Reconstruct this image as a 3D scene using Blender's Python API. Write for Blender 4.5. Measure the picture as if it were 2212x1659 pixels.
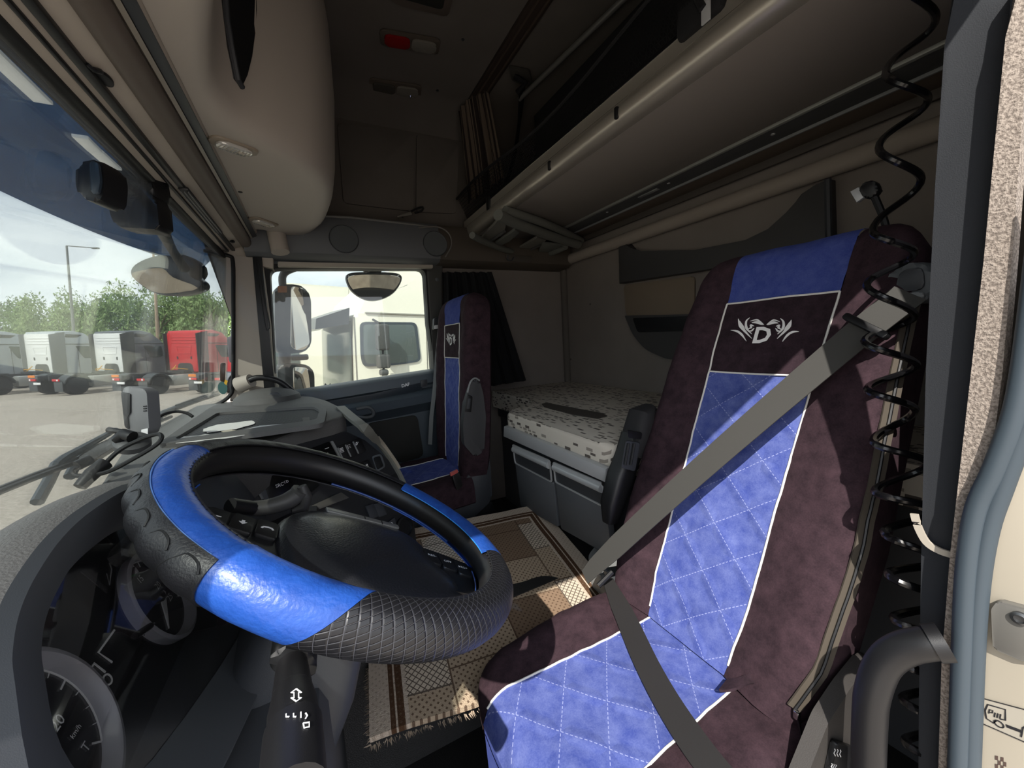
import bpy, bmesh, math, random
from mathutils import Vector, Matrix
import numpy as np
random.seed(7)
for o in list(bpy.data.objects): bpy.data.objects.remove(o)
SC = bpy.context.scene
COL = SC.collection
PI = math.pi
# ---------------------------------------------------------------- camera
F, CX, CY = 831.0, 1106.0, 829.5
DX = Vector((2752-CX, 639-CY, F)); DY = Vector((680-CX, 755-CY, F)).normalized()
DX = (DX.normalized() - DX.normalized().dot(DY)*DY).normalized()
DZ = DX.cross(DY)
if DZ.y > 0: DZ = -DZ
MC = Matrix((DX, DY, DZ))                     # photo camera axes -> cab axes
FWD = MC @ Vector((0, 0, 1))
RIGHT = MC @ Vector((1, 0, 0))
UP = MC @ Vector((0, -1, 0))
cam = bpy.data.cameras.new('camera'); cam.sensor_width = 36; cam.lens = F/2212*36; cam.clip_start = 0.01; cam.clip_end = 2000
camo = bpy.data.objects.new('camera', cam); COL.objects.link(camo)
camo.matrix_world = Matrix(((RIGHT.x, UP.x, -FWD.x, 0), (RIGHT.y, UP.y, -FWD.y, 0), (RIGHT.z, UP.z, -FWD.z, 0), (0, 0, 0, 1)))
SC.camera = camo
# ---------------------------------------------------------------- light
SUN_TO = Vector((-0.95, -1.0, 1.415)).normalized()
sl = bpy.data.lights.new('sun', 'SUN'); sl.energy = 4.1; sl.angle = 0.009; sl.color = (1, .95, .88)
so = bpy.data.objects.new('sun', sl); COL.objects.link(so)
so.rotation_euler = SUN_TO.to_track_quat('Z', 'Y').to_euler(); so.location = SUN_TO*30
W = bpy.data.worlds.new('sky'); SC.world = W; W.use_nodes = True
SC.view_settings.view_transform = 'Standard'; SC.view_settings.look = 'None'
SC.view_settings.gamma = 1; SC.view_settings.use_curve_mapping = False
SC.view_settings.exposure = 0.86
def sky():
    nt = W.node_tree; nt.nodes.clear()
    nn = nt.nodes.new
    out = nn('ShaderNodeOutputWorld'); bg = nn('ShaderNodeBackground'); tc = nn('ShaderNodeTexCoord')
    mp = nn('ShaderNodeMapping'); mp.inputs['Scale'].default_value = (1, 1, 2.6)
    n1 = nn('ShaderNodeTexNoise'); n1.inputs['Scale'].default_value = 2.3; n1.inputs['Detail'].default_value = 7; n1.inputs['Roughness'].default_value = .55
    r = nn('ShaderNodeValToRGB'); e = r.color_ramp.elements
    e[0].position = .38; e[0].color = (.42, .48, .58, 1); e[1].position = .62; e[1].color = (.90, .92, .95, 1)
    x = e.new(.48); x.color = (.70, .74, .80, 1)
    L = nt.links.new
    L(tc.outputs['Generated'], mp.inputs['Vector']); L(mp.outputs['Vector'], n1.inputs['Vector']); L(n1.outputs['Fac'], r.inputs['Fac'])
    L(r.outputs['Color'], bg.inputs['Color']); bg.inputs['Strength'].default_value = 1.55; L(bg.outputs['Background'], out.inputs['Surface'])
sky()
# ---------------------------------------------------------------- helpers
def P(px, py, X=None, Y=None, Z=None):
    r = MC @ Vector((px-CX, py-CY, F))
    if X is not None: return r*(X/r.x)
    if Y is not None: return r*(Y/r.y)
    return r*(Z/r.z)
def PP(px, py, p0, nrm):
    r = MC @ Vector((px-CX, py-CY, F))
    return r*(Vector(p0).dot(nrm)/r.dot(nrm))
def PD(px, py, d):                            # at depth d along the view axis
    return (MC @ Vector((px-CX, py-CY, F)))*(d/F)
V = Vector
def lin(c):
    if isinstance(c, str):
        c = [int(c[i:i+2], 16)/255 for i in (0, 2, 4)]
    return tuple(x/12.92 if x <= .04045 else ((x+.055)/1.055)**2.4 for x in c[:3]) + (1,)
MATS = {}
class NB:
    def __init__(s, m): s.nt = m.node_tree
    def n(s, t, **k):
        d = s.nt.nodes.new(t)
        for a, b in k.items(): setattr(d, a, b)
        return d
    def set(s, sock, v):
        if isinstance(v, bpy.types.NodeSocket): s.nt.links.new(v, sock)
        else: sock.default_value = v
    def m(s, op, a, b=0.0, c=0.0):
        d = s.n('ShaderNodeMath', operation=op); s.set(d.inputs[0], a); s.set(d.inputs[1], b); s.set(d.inputs[2], c); return d.outputs[0]
    def mix(s, f, a, b):
        d = s.n('ShaderNodeMix', data_type='RGBA'); s.set(d.inputs[0], f); s.set(d.inputs[6], a); s.set(d.inputs[7], b); return d.outputs[2]
    def coord(s, which='Object', sc=(1, 1, 1)):
        t = s.n('ShaderNodeTexCoord'); mp = s.n('ShaderNodeMapping'); mp.inputs['Scale'].default_value = sc
        s.nt.links.new(t.outputs[which], mp.inputs['Vector']); return mp.outputs['Vector']
    def xyz(s, v):
        d = s.n('ShaderNodeSeparateXYZ'); s.nt.links.new(v, d.inputs[0]); return d.outputs
    def noise(s, v, scale, detail=3, rough=.5):
        d = s.n('ShaderNodeTexNoise'); s.nt.links.new(v, d.inputs['Vector']); d.inputs['Scale'].default_value = scale
        d.inputs['Detail'].default_value = detail; d.inputs['Roughness'].default_value = rough; return d.outputs['Fac']
    def rand(s, x, y):
        c = s.n('ShaderNodeCombineXYZ'); s.set(c.inputs[0], x); s.set(c.inputs[1], y)
        d = s.n('ShaderNodeTexWhiteNoise', noise_dimensions='3D'); s.nt.links.new(c.outputs[0], d.inputs['Vector']); return d.outputs['Value']
    def bump(s, h, strength=.3, dist=.002):
        d = s.n('ShaderNodeBump'); d.inputs['Strength'].default_value = strength; d.inputs['Distance'].default_value = dist
        s.nt.links.new(h, d.inputs['Height']); return d.outputs['Normal']
def mat(name, col, rough=.6, metal=0, bump=None, var=None, sheen=0, coat=0, spec=.5, emit=None, fn=None):
    if name in MATS: return MATS[name]
    m = bpy.data.materials.new(name); m.use_nodes = True; MATS[name] = m
    b = m.node_tree.nodes['Principled BSDF']; nb = NB(m)
    I = b.inputs
    I['Base Color'].default_value = lin(col); I['Roughness'].default_value = rough; I['Metallic'].default_value = metal
    I['Specular IOR Level'].default_value = spec
    if sheen: I['Sheen Weight'].default_value = sheen; I['Sheen Roughness'].default_value = .4
    if coat: I['Coat Weight'].default_value = coat; I['Coat Roughness'].default_value = .15
    if emit: I['Emission Color'].default_value = lin(emit[0]); I['Emission Strength'].default_value = emit[1]
    if var:
        f = nb.noise(nb.coord(), var[0], 4); d = nb.n('ShaderNodeMapRange'); nb.set(d.inputs[0], f)
        d.inputs[1].default_value = .3; d.inputs[2].default_value = .7
        m.node_tree.links.new(nb.mix(d.outputs[0], lin(col), lin(var[1])), I['Base Color'])
    if bump:
        m.node_tree.links.new(nb.bump(nb.noise(nb.coord(), bump[0], 2), bump[1], bump[2] if len(bump) > 2 else .001), I['Normal'])
    if fn: fn(nb, b)
    return m
def finish(bm, me, smooth=True, ang=38):
    bmesh.ops.recalc_face_normals(bm, faces=bm.faces)
    if smooth:
        for f in bm.faces: f.smooth = True
        lim = math.radians(ang)
        for e in bm.edges:
            if len(e.link_faces) == 2 and e.calc_face_angle(0) > lim: e.smooth = False
    bm.to_mesh(me); bm.free()
def wmat(o): return o.matrix_basis if o.parent is None else wmat(o.parent) @ o.matrix_parent_inverse @ o.matrix_basis
def link(o, parent=None, inv=True):
    COL.objects.link(o)
    if parent is not None:
        o.parent = parent
        if inv: o.matrix_parent_inverse = wmat(parent).inverted()
    return o
def obj(name, bm, m, parent=None, inv=True, smooth=True, label=None, cat=None, group=None, kind=None, ang=38):
    me = bpy.data.meshes.new(name); finish(bm, me, smooth, ang)
    for x in (m if isinstance(m, (list, tuple)) else [m]): me.materials.append(x)
    o = bpy.data.objects.new(name, me); link(o, parent, inv)
    if label: o['label'] = label
    if cat: o['category'] = cat
    if group: o['group'] = group
    if kind: o['kind'] = kind
    return o
def st(name, bm, m, parent=None, **k): return obj(name, bm, m, parent, kind='structure' if parent is None else None, **k)
def thing(name, label, cat, loc=(0, 0, 0), group=None, M=None):
    o = bpy.data.objects.new(name, None); COL.objects.link(o); o.empty_display_size = .05
    o.matrix_basis = M if M is not None else Matrix.Translation(loc)
    o['label'] = label; o['category'] = cat
    if group: o['group'] = group
    return o
def tag(o, label, cat, group=None):
    o['label'] = label; o['category'] = cat
    if group: o['group'] = group
    return o
def copy_tree(o, parent=None):
    c = o.copy(); COL.objects.link(c)
    if parent is not None: c.parent = parent
    for ch in list(o.children): copy_tree(ch, c)
    return c
B = bmesh.new
def box(bm, c, s, R=None, bev=0, seg=2):
    g = bmesh.ops.create_cube(bm, size=1)
    vs = g['verts']
    Mx = Matrix.Translation(V(c)) @ (R.to_4x4() if R else Matrix.Identity(4)) @ Matrix.Diagonal((s[0], s[1], s[2], 1))
    bmesh.ops.transform(bm, matrix=Mx, verts=vs)
    if bev:
        es = list({e for v in vs for e in v.link_edges})
        bmesh.ops.bevel(bm, geom=es, offset=bev, segments=seg, affect='EDGES', profile=.5)
    return bm
def frames(pts, closed=False):
    n = len(pts); T = []
    for i in range(n):
        a = pts[(i-1) % n] if (closed or i > 0) else pts[0]; b = pts[(i+1) % n] if (closed or i < n-1) else pts[-1]
        T.append((b-a).normalized())
    u = T[0].orthogonal().normalized(); out = []
    for i in range(n):
        u = (u - u.dot(T[i])*T[i]).normalized(); out.append((T[i], u, T[i].cross(u)))
    return out
def rings(bm, R, closed=False, cap=True):
    vs = [[bm.verts.new(p) for p in r] for r in R]; k = len(R[0])
    for i in range(len(R) if closed else len(R)-1):
        a, b = vs[i], vs[(i+1) % len(R)]
        for j in range(k): bm.faces.new((a[j], a[(j+1) % k], b[(j+1) % k], b[j]))
    if cap and not closed:
        bm.faces.new(vs[0][::-1]); bm.faces.new(vs[-1])
    return bm
def tube(bm, pts, r, n=10, closed=False, cap=True):
    pts = [V(p) for p in pts]; fr = frames(pts, closed); R = []
    for i, (p, (t, u, w)) in enumerate(zip(pts, fr)):
        rr = r[i] if isinstance(r, (list, tuple)) else r
        R.append([p + rr*(math.cos(a)*u + math.sin(a)*w) for a in [2*PI*j/n for j in range(n)]])
    return rings(bm, R, closed, cap)
def smooth_path(pts, k=6, closed=False):      # Catmull-Rom
    pts = [V(p) for p in pts]; n = len(pts); out = []
    for i in range(n if closed else n-1):
        g = lambda j: pts[j % n] if closed else pts[max(0, min(n-1, j))]
        a, b, c, d = g(i-1), g(i), g(i+1), g(i+2)
        for j in range(k):
            t = j/k
            out.append(.5*((2*b)+(c-a)*t+(2*a-5*b+4*c-d)*t*t+(3*b-a-3*c+d)*t**3))
    if not closed: out.append(pts[-1])
    return out
def ribbon(bm, pts, wd, w, th):               # flat band; wd = width direction(s)
    pts = [V(p) for p in pts]; fr = frames(pts); R = []
    for i, p in enumerate(pts):
        d = V(wd[i] if isinstance(wd, list) else wd); t = fr[i][0]; d = (d - d.dot(t)*t).normalized(); nn = t.cross(d)
        ww = w[i] if isinstance(w, (list, tuple)) else w
        R.append([p + d*ww/2 + nn*th/2, p - d*ww/2 + nn*th/2, p - d*ww/2 - nn*th/2, p + d*ww/2 - nn*th/2])
    return rings(bm, R)
def rpoly(pts, r, k=4):                       # round the corners of a 3D polygon
    pts = [V(p) for p in pts]; n = len(pts); out = []
    for i in range(n):
        p = pts[i]; a = pts[i-1]-p; b = pts[(i+1) % n]-p
        rr = r[i] if isinstance(r, (list, tuple)) else r
        q = min(rr, a.length*.48, b.length*.48)
        if q < 1e-5: out.append(p); continue
        s, e = p+a.normalized()*q, p+b.normalized()*q
        for j in range(k+1):
            t = j/k; out.append((1-t)**2*s + 2*t*(1-t)*p + t*t*e)
    return out
def prism(bm, pts, ext, bev=0, seg=2):        # polygon pushed along ext
    pts = [V(p) for p in pts]; ext = V(ext)
    a = [bm.verts.new(p) for p in pts]; b = [bm.verts.new(p+ext) for p in pts]
    fa = bm.faces.new(a[::-1]); fb = bm.faces.new(b); n = len(pts)
    for i in range(n): bm.faces.new((a[i], a[(i+1) % n], b[(i+1) % n], b[i]))
    if bev:
        es = [e for e in list(fb.edges)+list(fa.edges)]
        bmesh.ops.bevel(bm, geom=es, offset=bev, segments=seg, affect='EDGES', profile=.5)
    return bm
def resample(pts, N):
    pts = [V(p) for p in pts]; n = len(pts); L = [(pts[(i+1) % n]-pts[i]).length for i in range(n)]; T = sum(L); out = []; i = 0; acc = 0
    for k in range(N):
        s = T*k/N
        while acc+L[i] < s: acc += L[i]; i += 1
        out.append(pts[i].lerp(pts[(i+1) % n], (s-acc)/max(L[i], 1e-9)))
    return out
def frame(bm, outer, inner, ext, match=False, N=64):        # ring-shaped plate
    if not match:
        inner = resample(inner, N); c = sum(inner, V())/N; oo = resample(outer, N*4); outer = []
        for p in inner:
            d = (p-c).normalized(); outer.append(max(oo, key=lambda q: (q-c).normalized().dot(d)))
    ext = V(ext)
    o0, i0 = [V(p) for p in outer], [V(p) for p in inner]
    return rings(bm, [o0, i0, [p+ext for p in i0], [p+ext for p in o0]], closed=True)
def grid(bm, f, nu, nv, th=0, uvs=None):
    uv = bm.loops.layers.uv.verify()
    vs = [[bm.verts.new(f(i/nu, j/nv)) for j in range(nv+1)] for i in range(nu+1)]
    for i in range(nu):
        for j in range(nv):
            fc = bm.faces.new((vs[i][j], vs[i+1][j], vs[i+1][j+1], vs[i][j+1]))
            for lp, (a, b) in zip(fc.loops, ((i, j), (i+1, j), (i+1, j+1), (i, j+1))):
                lp[uv].uv = uvs(a/nu, b/nv) if uvs else (a/nu, b/nv)
    if th:
        bmesh.ops.recalc_face_normals(bm, faces=bm.faces)
        bmesh.ops.solidify(bm, geom=list(bm.faces), thickness=th)
    return bm
def lathe(bm, prof, o, ax, n=24, cap=True):
    o, ax = V(o), V(ax).normalized(); u = ax.orthogonal().normalized(); w = ax.cross(u)
    return rings(bm, [[o+ax*h+max(r, 1e-4)*(math.cos(2*PI*j/n)*u+math.sin(2*PI*j/n)*w) for j in range(n)] for r, h in prof], cap=cap)
def text(bm, s, o, ux, uy, size, th=.0004, align='CENTER', bold=0):
    c = bpy.data.curves.new('t', 'FONT'); c.body = s; c.size = 1; c.align_x = align; c.align_y = 'CENTER'; c.resolution_u = 2; c.extrude = 0; c.offset = bold
    t = bpy.data.objects.new('t', c); COL.objects.link(t)
    me = bpy.data.meshes.new_from_object(t); bpy.data.objects.remove(t); bpy.data.curves.remove(c)
    ux, uy = V(ux).normalized(), V(uy).normalized(); nz = ux.cross(uy).normalized(); o = V(o)
    t0 = len(bm.verts); tmp = bmesh.new(); tmp.from_mesh(me); bpy.data.meshes.remove(me)
    mp = {}
    for v in tmp.verts: mp[v.index] = bm.verts.new(o + ux*v.co.x*size + uy*v.co.y*size + nz*th)
    for f in tmp.faces:
        try: bm.faces.new([mp[v.index] for v in f.verts])
        except ValueError: pass
    tmp.free(); return bm
def place(pts2, o, ux, uy):
    o, ux, uy = V(o), V(ux), V(uy); return [o+ux*a+uy*b for a, b in pts2]
def rrect(w, h, r, k=4):
    return [(p.x, p.y) for p in rpoly([V((-w/2, -h/2, 0)), V((w/2, -h/2, 0)), V((w/2, h/2, 0)), V((-w/2, h/2, 0))], r, k)]
def circ(r, n=24, rx=1): return [(r*rx*math.cos(2*PI*i/n), r*math.sin(2*PI*i/n)) for i in range(n)]
def line2(bm, pts, w, nrm, th=.0006):         # thin drawn line as a ribbon
    fr = []; pts = [V(p) for p in pts]
    nrm = V(nrm).normalized()
    d = []
    for i in range(len(pts)):
        t = (pts[min(i+1, len(pts)-1)]-pts[max(i-1, 0)]).normalized(); d.append(nrm.cross(t))
    return ribbon(bm, pts, d, w, th)
# ================================================================ materials
def m_glass(name, tint, dust=.04, alpha=1.0, gloss=.08, dustcol=(.9, .9, .88)):
    m = bpy.data.materials.new(name); m.use_nodes = True; nt = m.node_tree; nt.nodes.clear(); MATS[name] = m
    nn = nt.nodes.new; L = nt.links.new
    o = nn('ShaderNodeOutputMaterial'); t = nn('ShaderNodeBsdfTransparent'); t.inputs['Color'].default_value = (*tint, 1)
    g = nn('ShaderNodeBsdfGlossy'); g.inputs['Roughness'].default_value = .02; g.inputs['Color'].default_value = (1, 1, 1, 1)
    fr = nn('ShaderNodeLayerWeight'); fr.inputs['Blend'].default_value = .25
    mu = nn('ShaderNodeMath'); mu.operation = 'MULTIPLY_ADD'; mu.inputs[1].default_value = .35; mu.inputs[2].default_value = gloss*.4
    L(fr.outputs['Fresnel'], mu.inputs[0])
    x = nn('ShaderNodeMixShader'); L(mu.outputs[0], x.inputs[0]); L(t.outputs[0], x.inputs[1]); L(g.outputs[0], x.inputs[2])
    d = nn('ShaderNodeBsdfDiffuse'); d.inputs['Color'].default_value = (*dustcol, 1)
    tr = nn('ShaderNodeBsdfTranslucent'); tr.inputs['Color'].default_value = (*dustcol, 1)
    a = nn('ShaderNodeAddShader'); L(d.outputs[0], a.inputs[0]); L(tr.outputs[0], a.inputs[1])
    tc = nn('ShaderNodeTexCoord'); nz = nn('ShaderNodeTexNoise'); nz.inputs['Scale'].default_value = 3; nz.inputs['Detail'].default_value = 8
    L(tc.outputs['Object'], nz.inputs['Vector'])
    k = nn('ShaderNodeMath'); k.operation = 'MULTIPLY'; k.inputs[1].default_value = dust*2; L(nz.outputs['Fac'], k.inputs[0])
    y = nn('ShaderNodeMixShader'); L(k.outputs[0], y.inputs[0]); L(x.outputs[0], y.inputs[1]); L(a.outputs[0], y.inputs[2])
    L(y.outputs[0], o.inputs['Surface']); return m
G_SHIELD = m_glass('windscreen_glass', (.66, .69, .68), .010)
G_DOOR = m_glass('door_glass', (.68, .71, .69), .012)
G_VISOR = m_glass('smoked_visor', (.12, .21, .32), .012, dustcol=(.35, .5, .65))
G_LENS = m_glass('gauge_lens', (.97, .97, .97), .002, gloss=.03)
M_BEIGE = mat('beige_trim', 'B9AFA2', .75, bump=(900, .12), var=(14, 'B3A99C'))
M_BEIGE2 = mat('beige_console_plastic', 'AEA59A', .6, bump=(1200, .08))
M_FABRIC = mat('brown_headliner', '66605A', .95, bump=(1400, .25), var=(5, '5F5953'))
M_WALLF = mat('brown_wall_fabric', '857D76', .95, bump=(1300, .25), var=(4, '7D756E'))
M_GREYP = mat('grey_plastic', '55595C', .55, bump=(1500, .15))
M_GREYL = mat('light_grey_plastic', '7E8080', .5, bump=(1500, .1))
M_DGREY = mat('dark_grey_plastic', '383A3E', .5, bump=(1500, .15))
M_DOORP = mat('blue_grey_door_plastic', '4A545C', .45, bump=(1300, .18))
M_BLACK = mat('black_plastic', '141416', .45, bump=(1500, .1))
M_RUBBER = mat('black_rubber', '0E0F11', .6)
M_SEAL = mat('bluish_rubber_seal', '3A444C', .5)
M_SILVER = mat('brushed_silver', 'BCBEBF', .35, metal=.25)
M_ALU = mat('champagne_aluminium', 'C2BBAF', .36, metal=.6)
M_CHROME = mat('chrome', 'E0E2E4', .12, metal=1)
M_WHITEP = mat('white_paint', 'A79F90', .35, coat=.4)
M_INK = mat('white_print', 'E6E6E6', .6)
M_INKB = mat('black_print', '15151A', .6)
# ================================================================ the cab shell
YR, YL, XR, ZC = 2.10, .10, 1.476, 1.20
# -- right wall: the parts behind and above the passenger door
b = B(); box(b, (.65, YR+.03, .85), (2.0, .05, .55), bev=0)
wr = st('wall_right', b, M_FABRIC)
b = B(); prism(b, rpoly([P(728, 268, Y=YR), P(893, 290, Y=YR), P(893, 458, Y=YR), P(742, 440, Y=YR)], .02), (0, -.012, 0), .004); obj('wall_pad', b, M_FABRIC, wr)
b = B(); prism(b, rpoly([P(899, 291, Y=YR), P(990, 312, Y=YR), P(985, 462, Y=YR), P(898, 459, Y=YR)], .02), (0, -.012, 0), .004); obj('wall_pad', b, M_FABRIC, wr)
b = B(); box(b, (1.05, YR+.03, -.25), (.95, .05, 1.7)); obj('side_lining', b, M_WALLF, wr)
b = B(); tube(b, [(XR-.012, YR-.012, -.95), (XR-.012, YR-.012, .45)], .022, 12); obj('corner_piping', b, M_FABRIC, wr)
# -- rear wall
b = B(); box(b, (XR+.025, 1.1, .1), (.05, 2.1, 2.3))
wq = st('wall_rear', b, M_WALLF)
# -- ceiling: flat middle, slope down to the right wall
b = B(); sec = [(.02, 1.2), (1.93, 1.2), (2.02, 1.17), (2.12, 1.075), (2.16, 1.075), (2.16, 1.26), (.02, 1.26)]
prism(b, [V((-.45, y, z)) for y, z in sec], (1.98, 0, 0)); ce = st('ceiling', b, M_FABRIC)
b = B(); box(b, (.845, 1.05, 1.192), (.075, 1.9, .02), bev=.006); obj('curtain_track', b, mat('track_brown', '3A302A', .6), ce)
b = B(); box(b, (.828, 1.05, 1.180), (.006, 1.9, .008)); box(b, (.862, 1.05, 1.180), (.006, 1.9, .008)); obj('track_lip', b, mat('track_lip', '52463C', .5), ce)
for px, py in ((1000, 85), (945, 195)):
    b = B(); lathe(b, [(.006, 0), (.006, .003), (.003, .004)], P(px, py, Z=1.199), (0, 0, -1), 12); obj('button_plug', b, M_DGREY, ce)
# -- left wall: header above the driver's door, pillar and the part behind it
b = B(); box(b, (.55, .06, .86), (2.0, .08, .72)); wl = st('wall_left', b, M_FABRIC)
b = B(); box(b, (1.10, .07, -.3), (.86, .06, 1.62)); obj('side_lining', b, M_DGREY, wl)
# -- floor: engine tunnel and two footwells
b = B(); prism(b, [V((-.25, .95, z)) if 0 else V((-.3, y, z)) for y, z in [(.1, -1.05), (2.1, -1.05), (2.1, -.98), (1.42, -.98), (1.36, -.71), (.9, -.71), (.84, -.98), (.1, -.98)]], (1.75, 0, 0), .01)
fl = st('floor', b, mat('black_floor_vinyl', '1E1D1D', .55, bump=(500, .6, .002)))
# -- front wall above the header
b = B(); box(b, (-.33, 1.1, .83), (.05, 2.1, .76)); st('wall_front', b, M_FABRIC)
# ---------------------------------------------------------------- windscreen header
def along(prof, y0=.14, y1=2.04):             # a profile (x, z) pushed across the cab
    b = B(); prism(b, [V((x, y0, z)) for x, z in prof], (0, y1-y0, 0)); return b
hd = st('trim_1', along([(-.312, .425), (-.275, .437), (-.262, .442), (-.235, .452), (-.215, .462), (-.190, .492), (-.165, .500), (-.165, .54), (-.312, .54)]), M_BEIGE)
b = B(); tube(b, [(-.312, .14, .428), (-.312, 1.9, .428), (-.300, 2.03, .41)], .012, 10); obj('windscreen_seal', b, M_RUBBER, hd)
b = B(); tube(b, [(-.328, .14, .436), (-.328, 1.9, .436), (-.306, 2.04, .412)], .010, 10); obj('windscreen_seal', b, mat('dusty_seal', '2C3442', .6), hd)
bl = thing('roller_blind', 'black windscreen roller blind cassette running along beige header trim', 'blind', (-.25, 1.1, .44))
b = B(); box(b, (-.264, 1.09, .439), (.014, 1.88, .012), bev=.003); obj('cassette', b, M_BLACK, bl)
b = B(); box(b, (-.282, 1.09, .432), (.006, 1.88, .008), bev=.002); obj('blind_edge', b, M_BLACK, bl)
b = B(); box(b, (-.260, 1.52, .433), (.022, .42, .010), bev=.004); obj('slotted_guide', b, M_BLACK, bl)
for k in range(3):
    b = B(); box(b, (-.268+.008*k, 1.52, .427), (.0018, .40, .003)); obj('guide_groove', b, M_GREYL, bl)
b = B(); tube(b, [(-.212, .14, .462), (-.212, 2.05, .462)], .022, 16); obj('padded_roll', b, mat('taupe_roll', '5C524A', .6), hd)
b = B(); box(b, (-.190, 1.09, .481), (.008, 1.9, .008), R=Matrix.Rotation(-.7, 3, 'Y')); obj('light_strip', b, mat('strip', '9A9284', .5), hd)
b = B(); box(b, (-.178, 1.09, .489), (.018, 1.9, .012), R=Matrix.Rotation(-.5, 3, 'Y'), bev=.003); obj('dark_channel', b, M_DGREY, hd)
# ceiling-hung pull tabs of the blind
def pull_tab(px, py, s, label):
    t = thing('pull_tab', label, 'tab', P(px, py, Z=.447))
    o = P(px, py, Z=.448)
    b = B(); pts = [o + V((.010*s*math.cos(a), .020*s*math.sin(a), 0)) for a in [2*PI*i/18 for i in range(18)]]; prism(b, pts, (0, 0, -.006), .002); obj('pad', b, M_BLACK, t)
    b = B(); tube(b, smooth_path([o+V((.002, -.018*s, -.003)), o+V((.004, -.028*s, -.008)), o+V((.000, -.038*s, -.012)), o+V((-.004, -.046*s, -.010))]), [.004*s]*12+[.003*s]*6+[.001], 8); obj('hook', b, M_BLACK, t)
pull_tab(224, 165, 1.0, 'large black hooked pull tab on header trim, nearer the camera')
pull_tab(502, 520, .8, 'small black hooked pull tab on header trim beside the right pillar')
for px, py in ((428, 408), (486, 498)):
    b = B(); lathe(b, [(.004, 0), (.004, .002)], P(px, py, Z=.455), (0, 0, -1), 10); obj('clip_hole', b, M_RUBBER, hd)
# ---------------------------------------------------------------- windscreen
def shield(u, v, off=0):                      # u across (0 left .. 1 right), v down
    y = .12 + u*1.925; z = .43 - v*1.0
    x = -.315 - .13*v + (.03*max(0, (u-.93)/.07)**2) - off
    return V((x, y, z))
b = B(); grid(b, shield, 24, 12, .005); wsc = st('window_1', b, G_SHIELD)
b = B()
# right A-pillar
pA = [(440, 520), (470, 545), (566, 560), (584, 700), (590, 800), (600, 850), (545, 862), (496, 868), (504, 830), (504, 700)]
prism(b, rpoly([P(x, y, Y=2.02) for x, y in pA], .006), (0, .12, 0), .008); pr = st('trim_2', b, mat('pillar_beige', 'AAA196', .65, bump=(900, .1)))
b = B(); prism(b, [P(x, y, Y=2.03) for x, y in [(470, 505), (590, 540), (590, 580), (500, 562), (460, 545)]], (0, .08, 0), .004); obj('pillar_top', b, M_BEIGE, pr)
b = B(); tube(b, smooth_path([P(x, y, Y=2.015) for x, y in [(440, 541), (492, 552), (503, 566), (504, 640), (504, 740), (503, 830), (496, 855), (470, 873), (430, 886)]], 4), .0075, 8); obj('glass_edge', b, M_RUBBER, pr)
b = B(); tube(b, smooth_path([P(x, y, Y=2.0) for x, y in [(552, 560), (566, 660), (574, 708), (580, 711), (582, 700), (570, 640), (560, 570)]], 4), .0022, 6); obj('trim_crease', b, M_BLACK, pr)
b = B(); prism(b, [P(x, y, Y=2.02) for x, y in [(546, 556), (566, 556), (596, 850), (572, 852)]], (0, -.012, 0), .004); obj('dark_channel', b, M_BLACK, pr)
# ---------------------------------------------------------------- passenger door
dr = st('door_1', B(), M_DOORP)
win_in = rpoly([P(584, 583, Y=YR), P(915, 583, Y=YR), P(922, 700, Y=YR), P(938, 808, Y=YR), P(664, 868, Y=YR), P(600, 900, Y=YR)], [.035, .04, 0, .03, .03, .02], 5)
win_out = rpoly([P(568, 573, Y=YR), P(926, 573, Y=YR), P(938, 700, Y=YR), P(952, 812, Y=YR), P(664, 880, Y=YR), P(588, 910, Y=YR)], [.045, .05, 0, .03, .03, .02], 5)
b = B(); frame(b, win_out, win_in, (0, -.035, 0), match=True); obj('window_seal', b, M_RUBBER, dr)
wo2 = rpoly([P(562, 565, Y=YR), P(940, 569, Y=YR), P(955, 700, Y=YR), P(968, 812, Y=YR), P(664, 890, Y=YR), P(580, 920, Y=YR)], [.05, .06, 0, .03, .03, .02], 5)
b = B(); frame(b, wo2, win_out, (0, -.02, 0), match=True); obj('window_frame', b, M_GREYP, dr)
b = B(); frame(b, win_out, win_in, (0, .04, 0), match=True); obj('outer_seal', b, mat('sky_lit_rubber', '23282C', .5), dr)
b = B(); prism(b, [p+V((0, .012, 0)) for p in win_out], (0, .005, 0)); wp = st('window_2', b, G_DOOR)
# door card: horizontal mouldings that rise a little towards the rear
prof = [(2.10, -.175), (2.035, -.180), (2.020, -.190), (2.012, -.235), (2.030, -.248), (2.030, -.262), (1.990, -.275), (1.975, -.290), (1.985, -.335), (2.03, -.365), (2.055, -.39), (2.062, -.90), (2.14, -.90), (2.14, -.175)]
def slope(x): return .066*(x-.1)
b = B(); rings(b, [[V((x, y, z+slope(x)*(1 if z > -.6 else 0))) for y, z in prof] for x in [-.34+.096*i for i in range(11)]]); obj('door_card', b, M_DOORP, dr)
b = B(); q = [P(x, y, Y=2.008) for x, y in [(655, 874), (800, 852), (910, 826), (912, 842), (800, 872), (690, 888)]]; prism(b, rpoly(q, .008), (0, -.006, 0), .002); obj('badge_strip', b, mat('badge_strip', '2B343B', .4), dr)
b = B(); text(b, 'DAF', P(876, 832, Y=2.0005), (1, 0, .16), (-.05, 0, 1), .022, bold=.04); obj('door_lettering', b, mat('silver_letters', 'DADDDF', .35, metal=.3), dr)
b = B(); prism(b, rpoly([P(x, y, Y=2.006) for x, y in [(908, 822), (922, 819), (923, 833), (909, 836)]], .003), (0, -.006, 0), .002); obj('lock_button', b, M_DGREY, dr)
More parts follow.
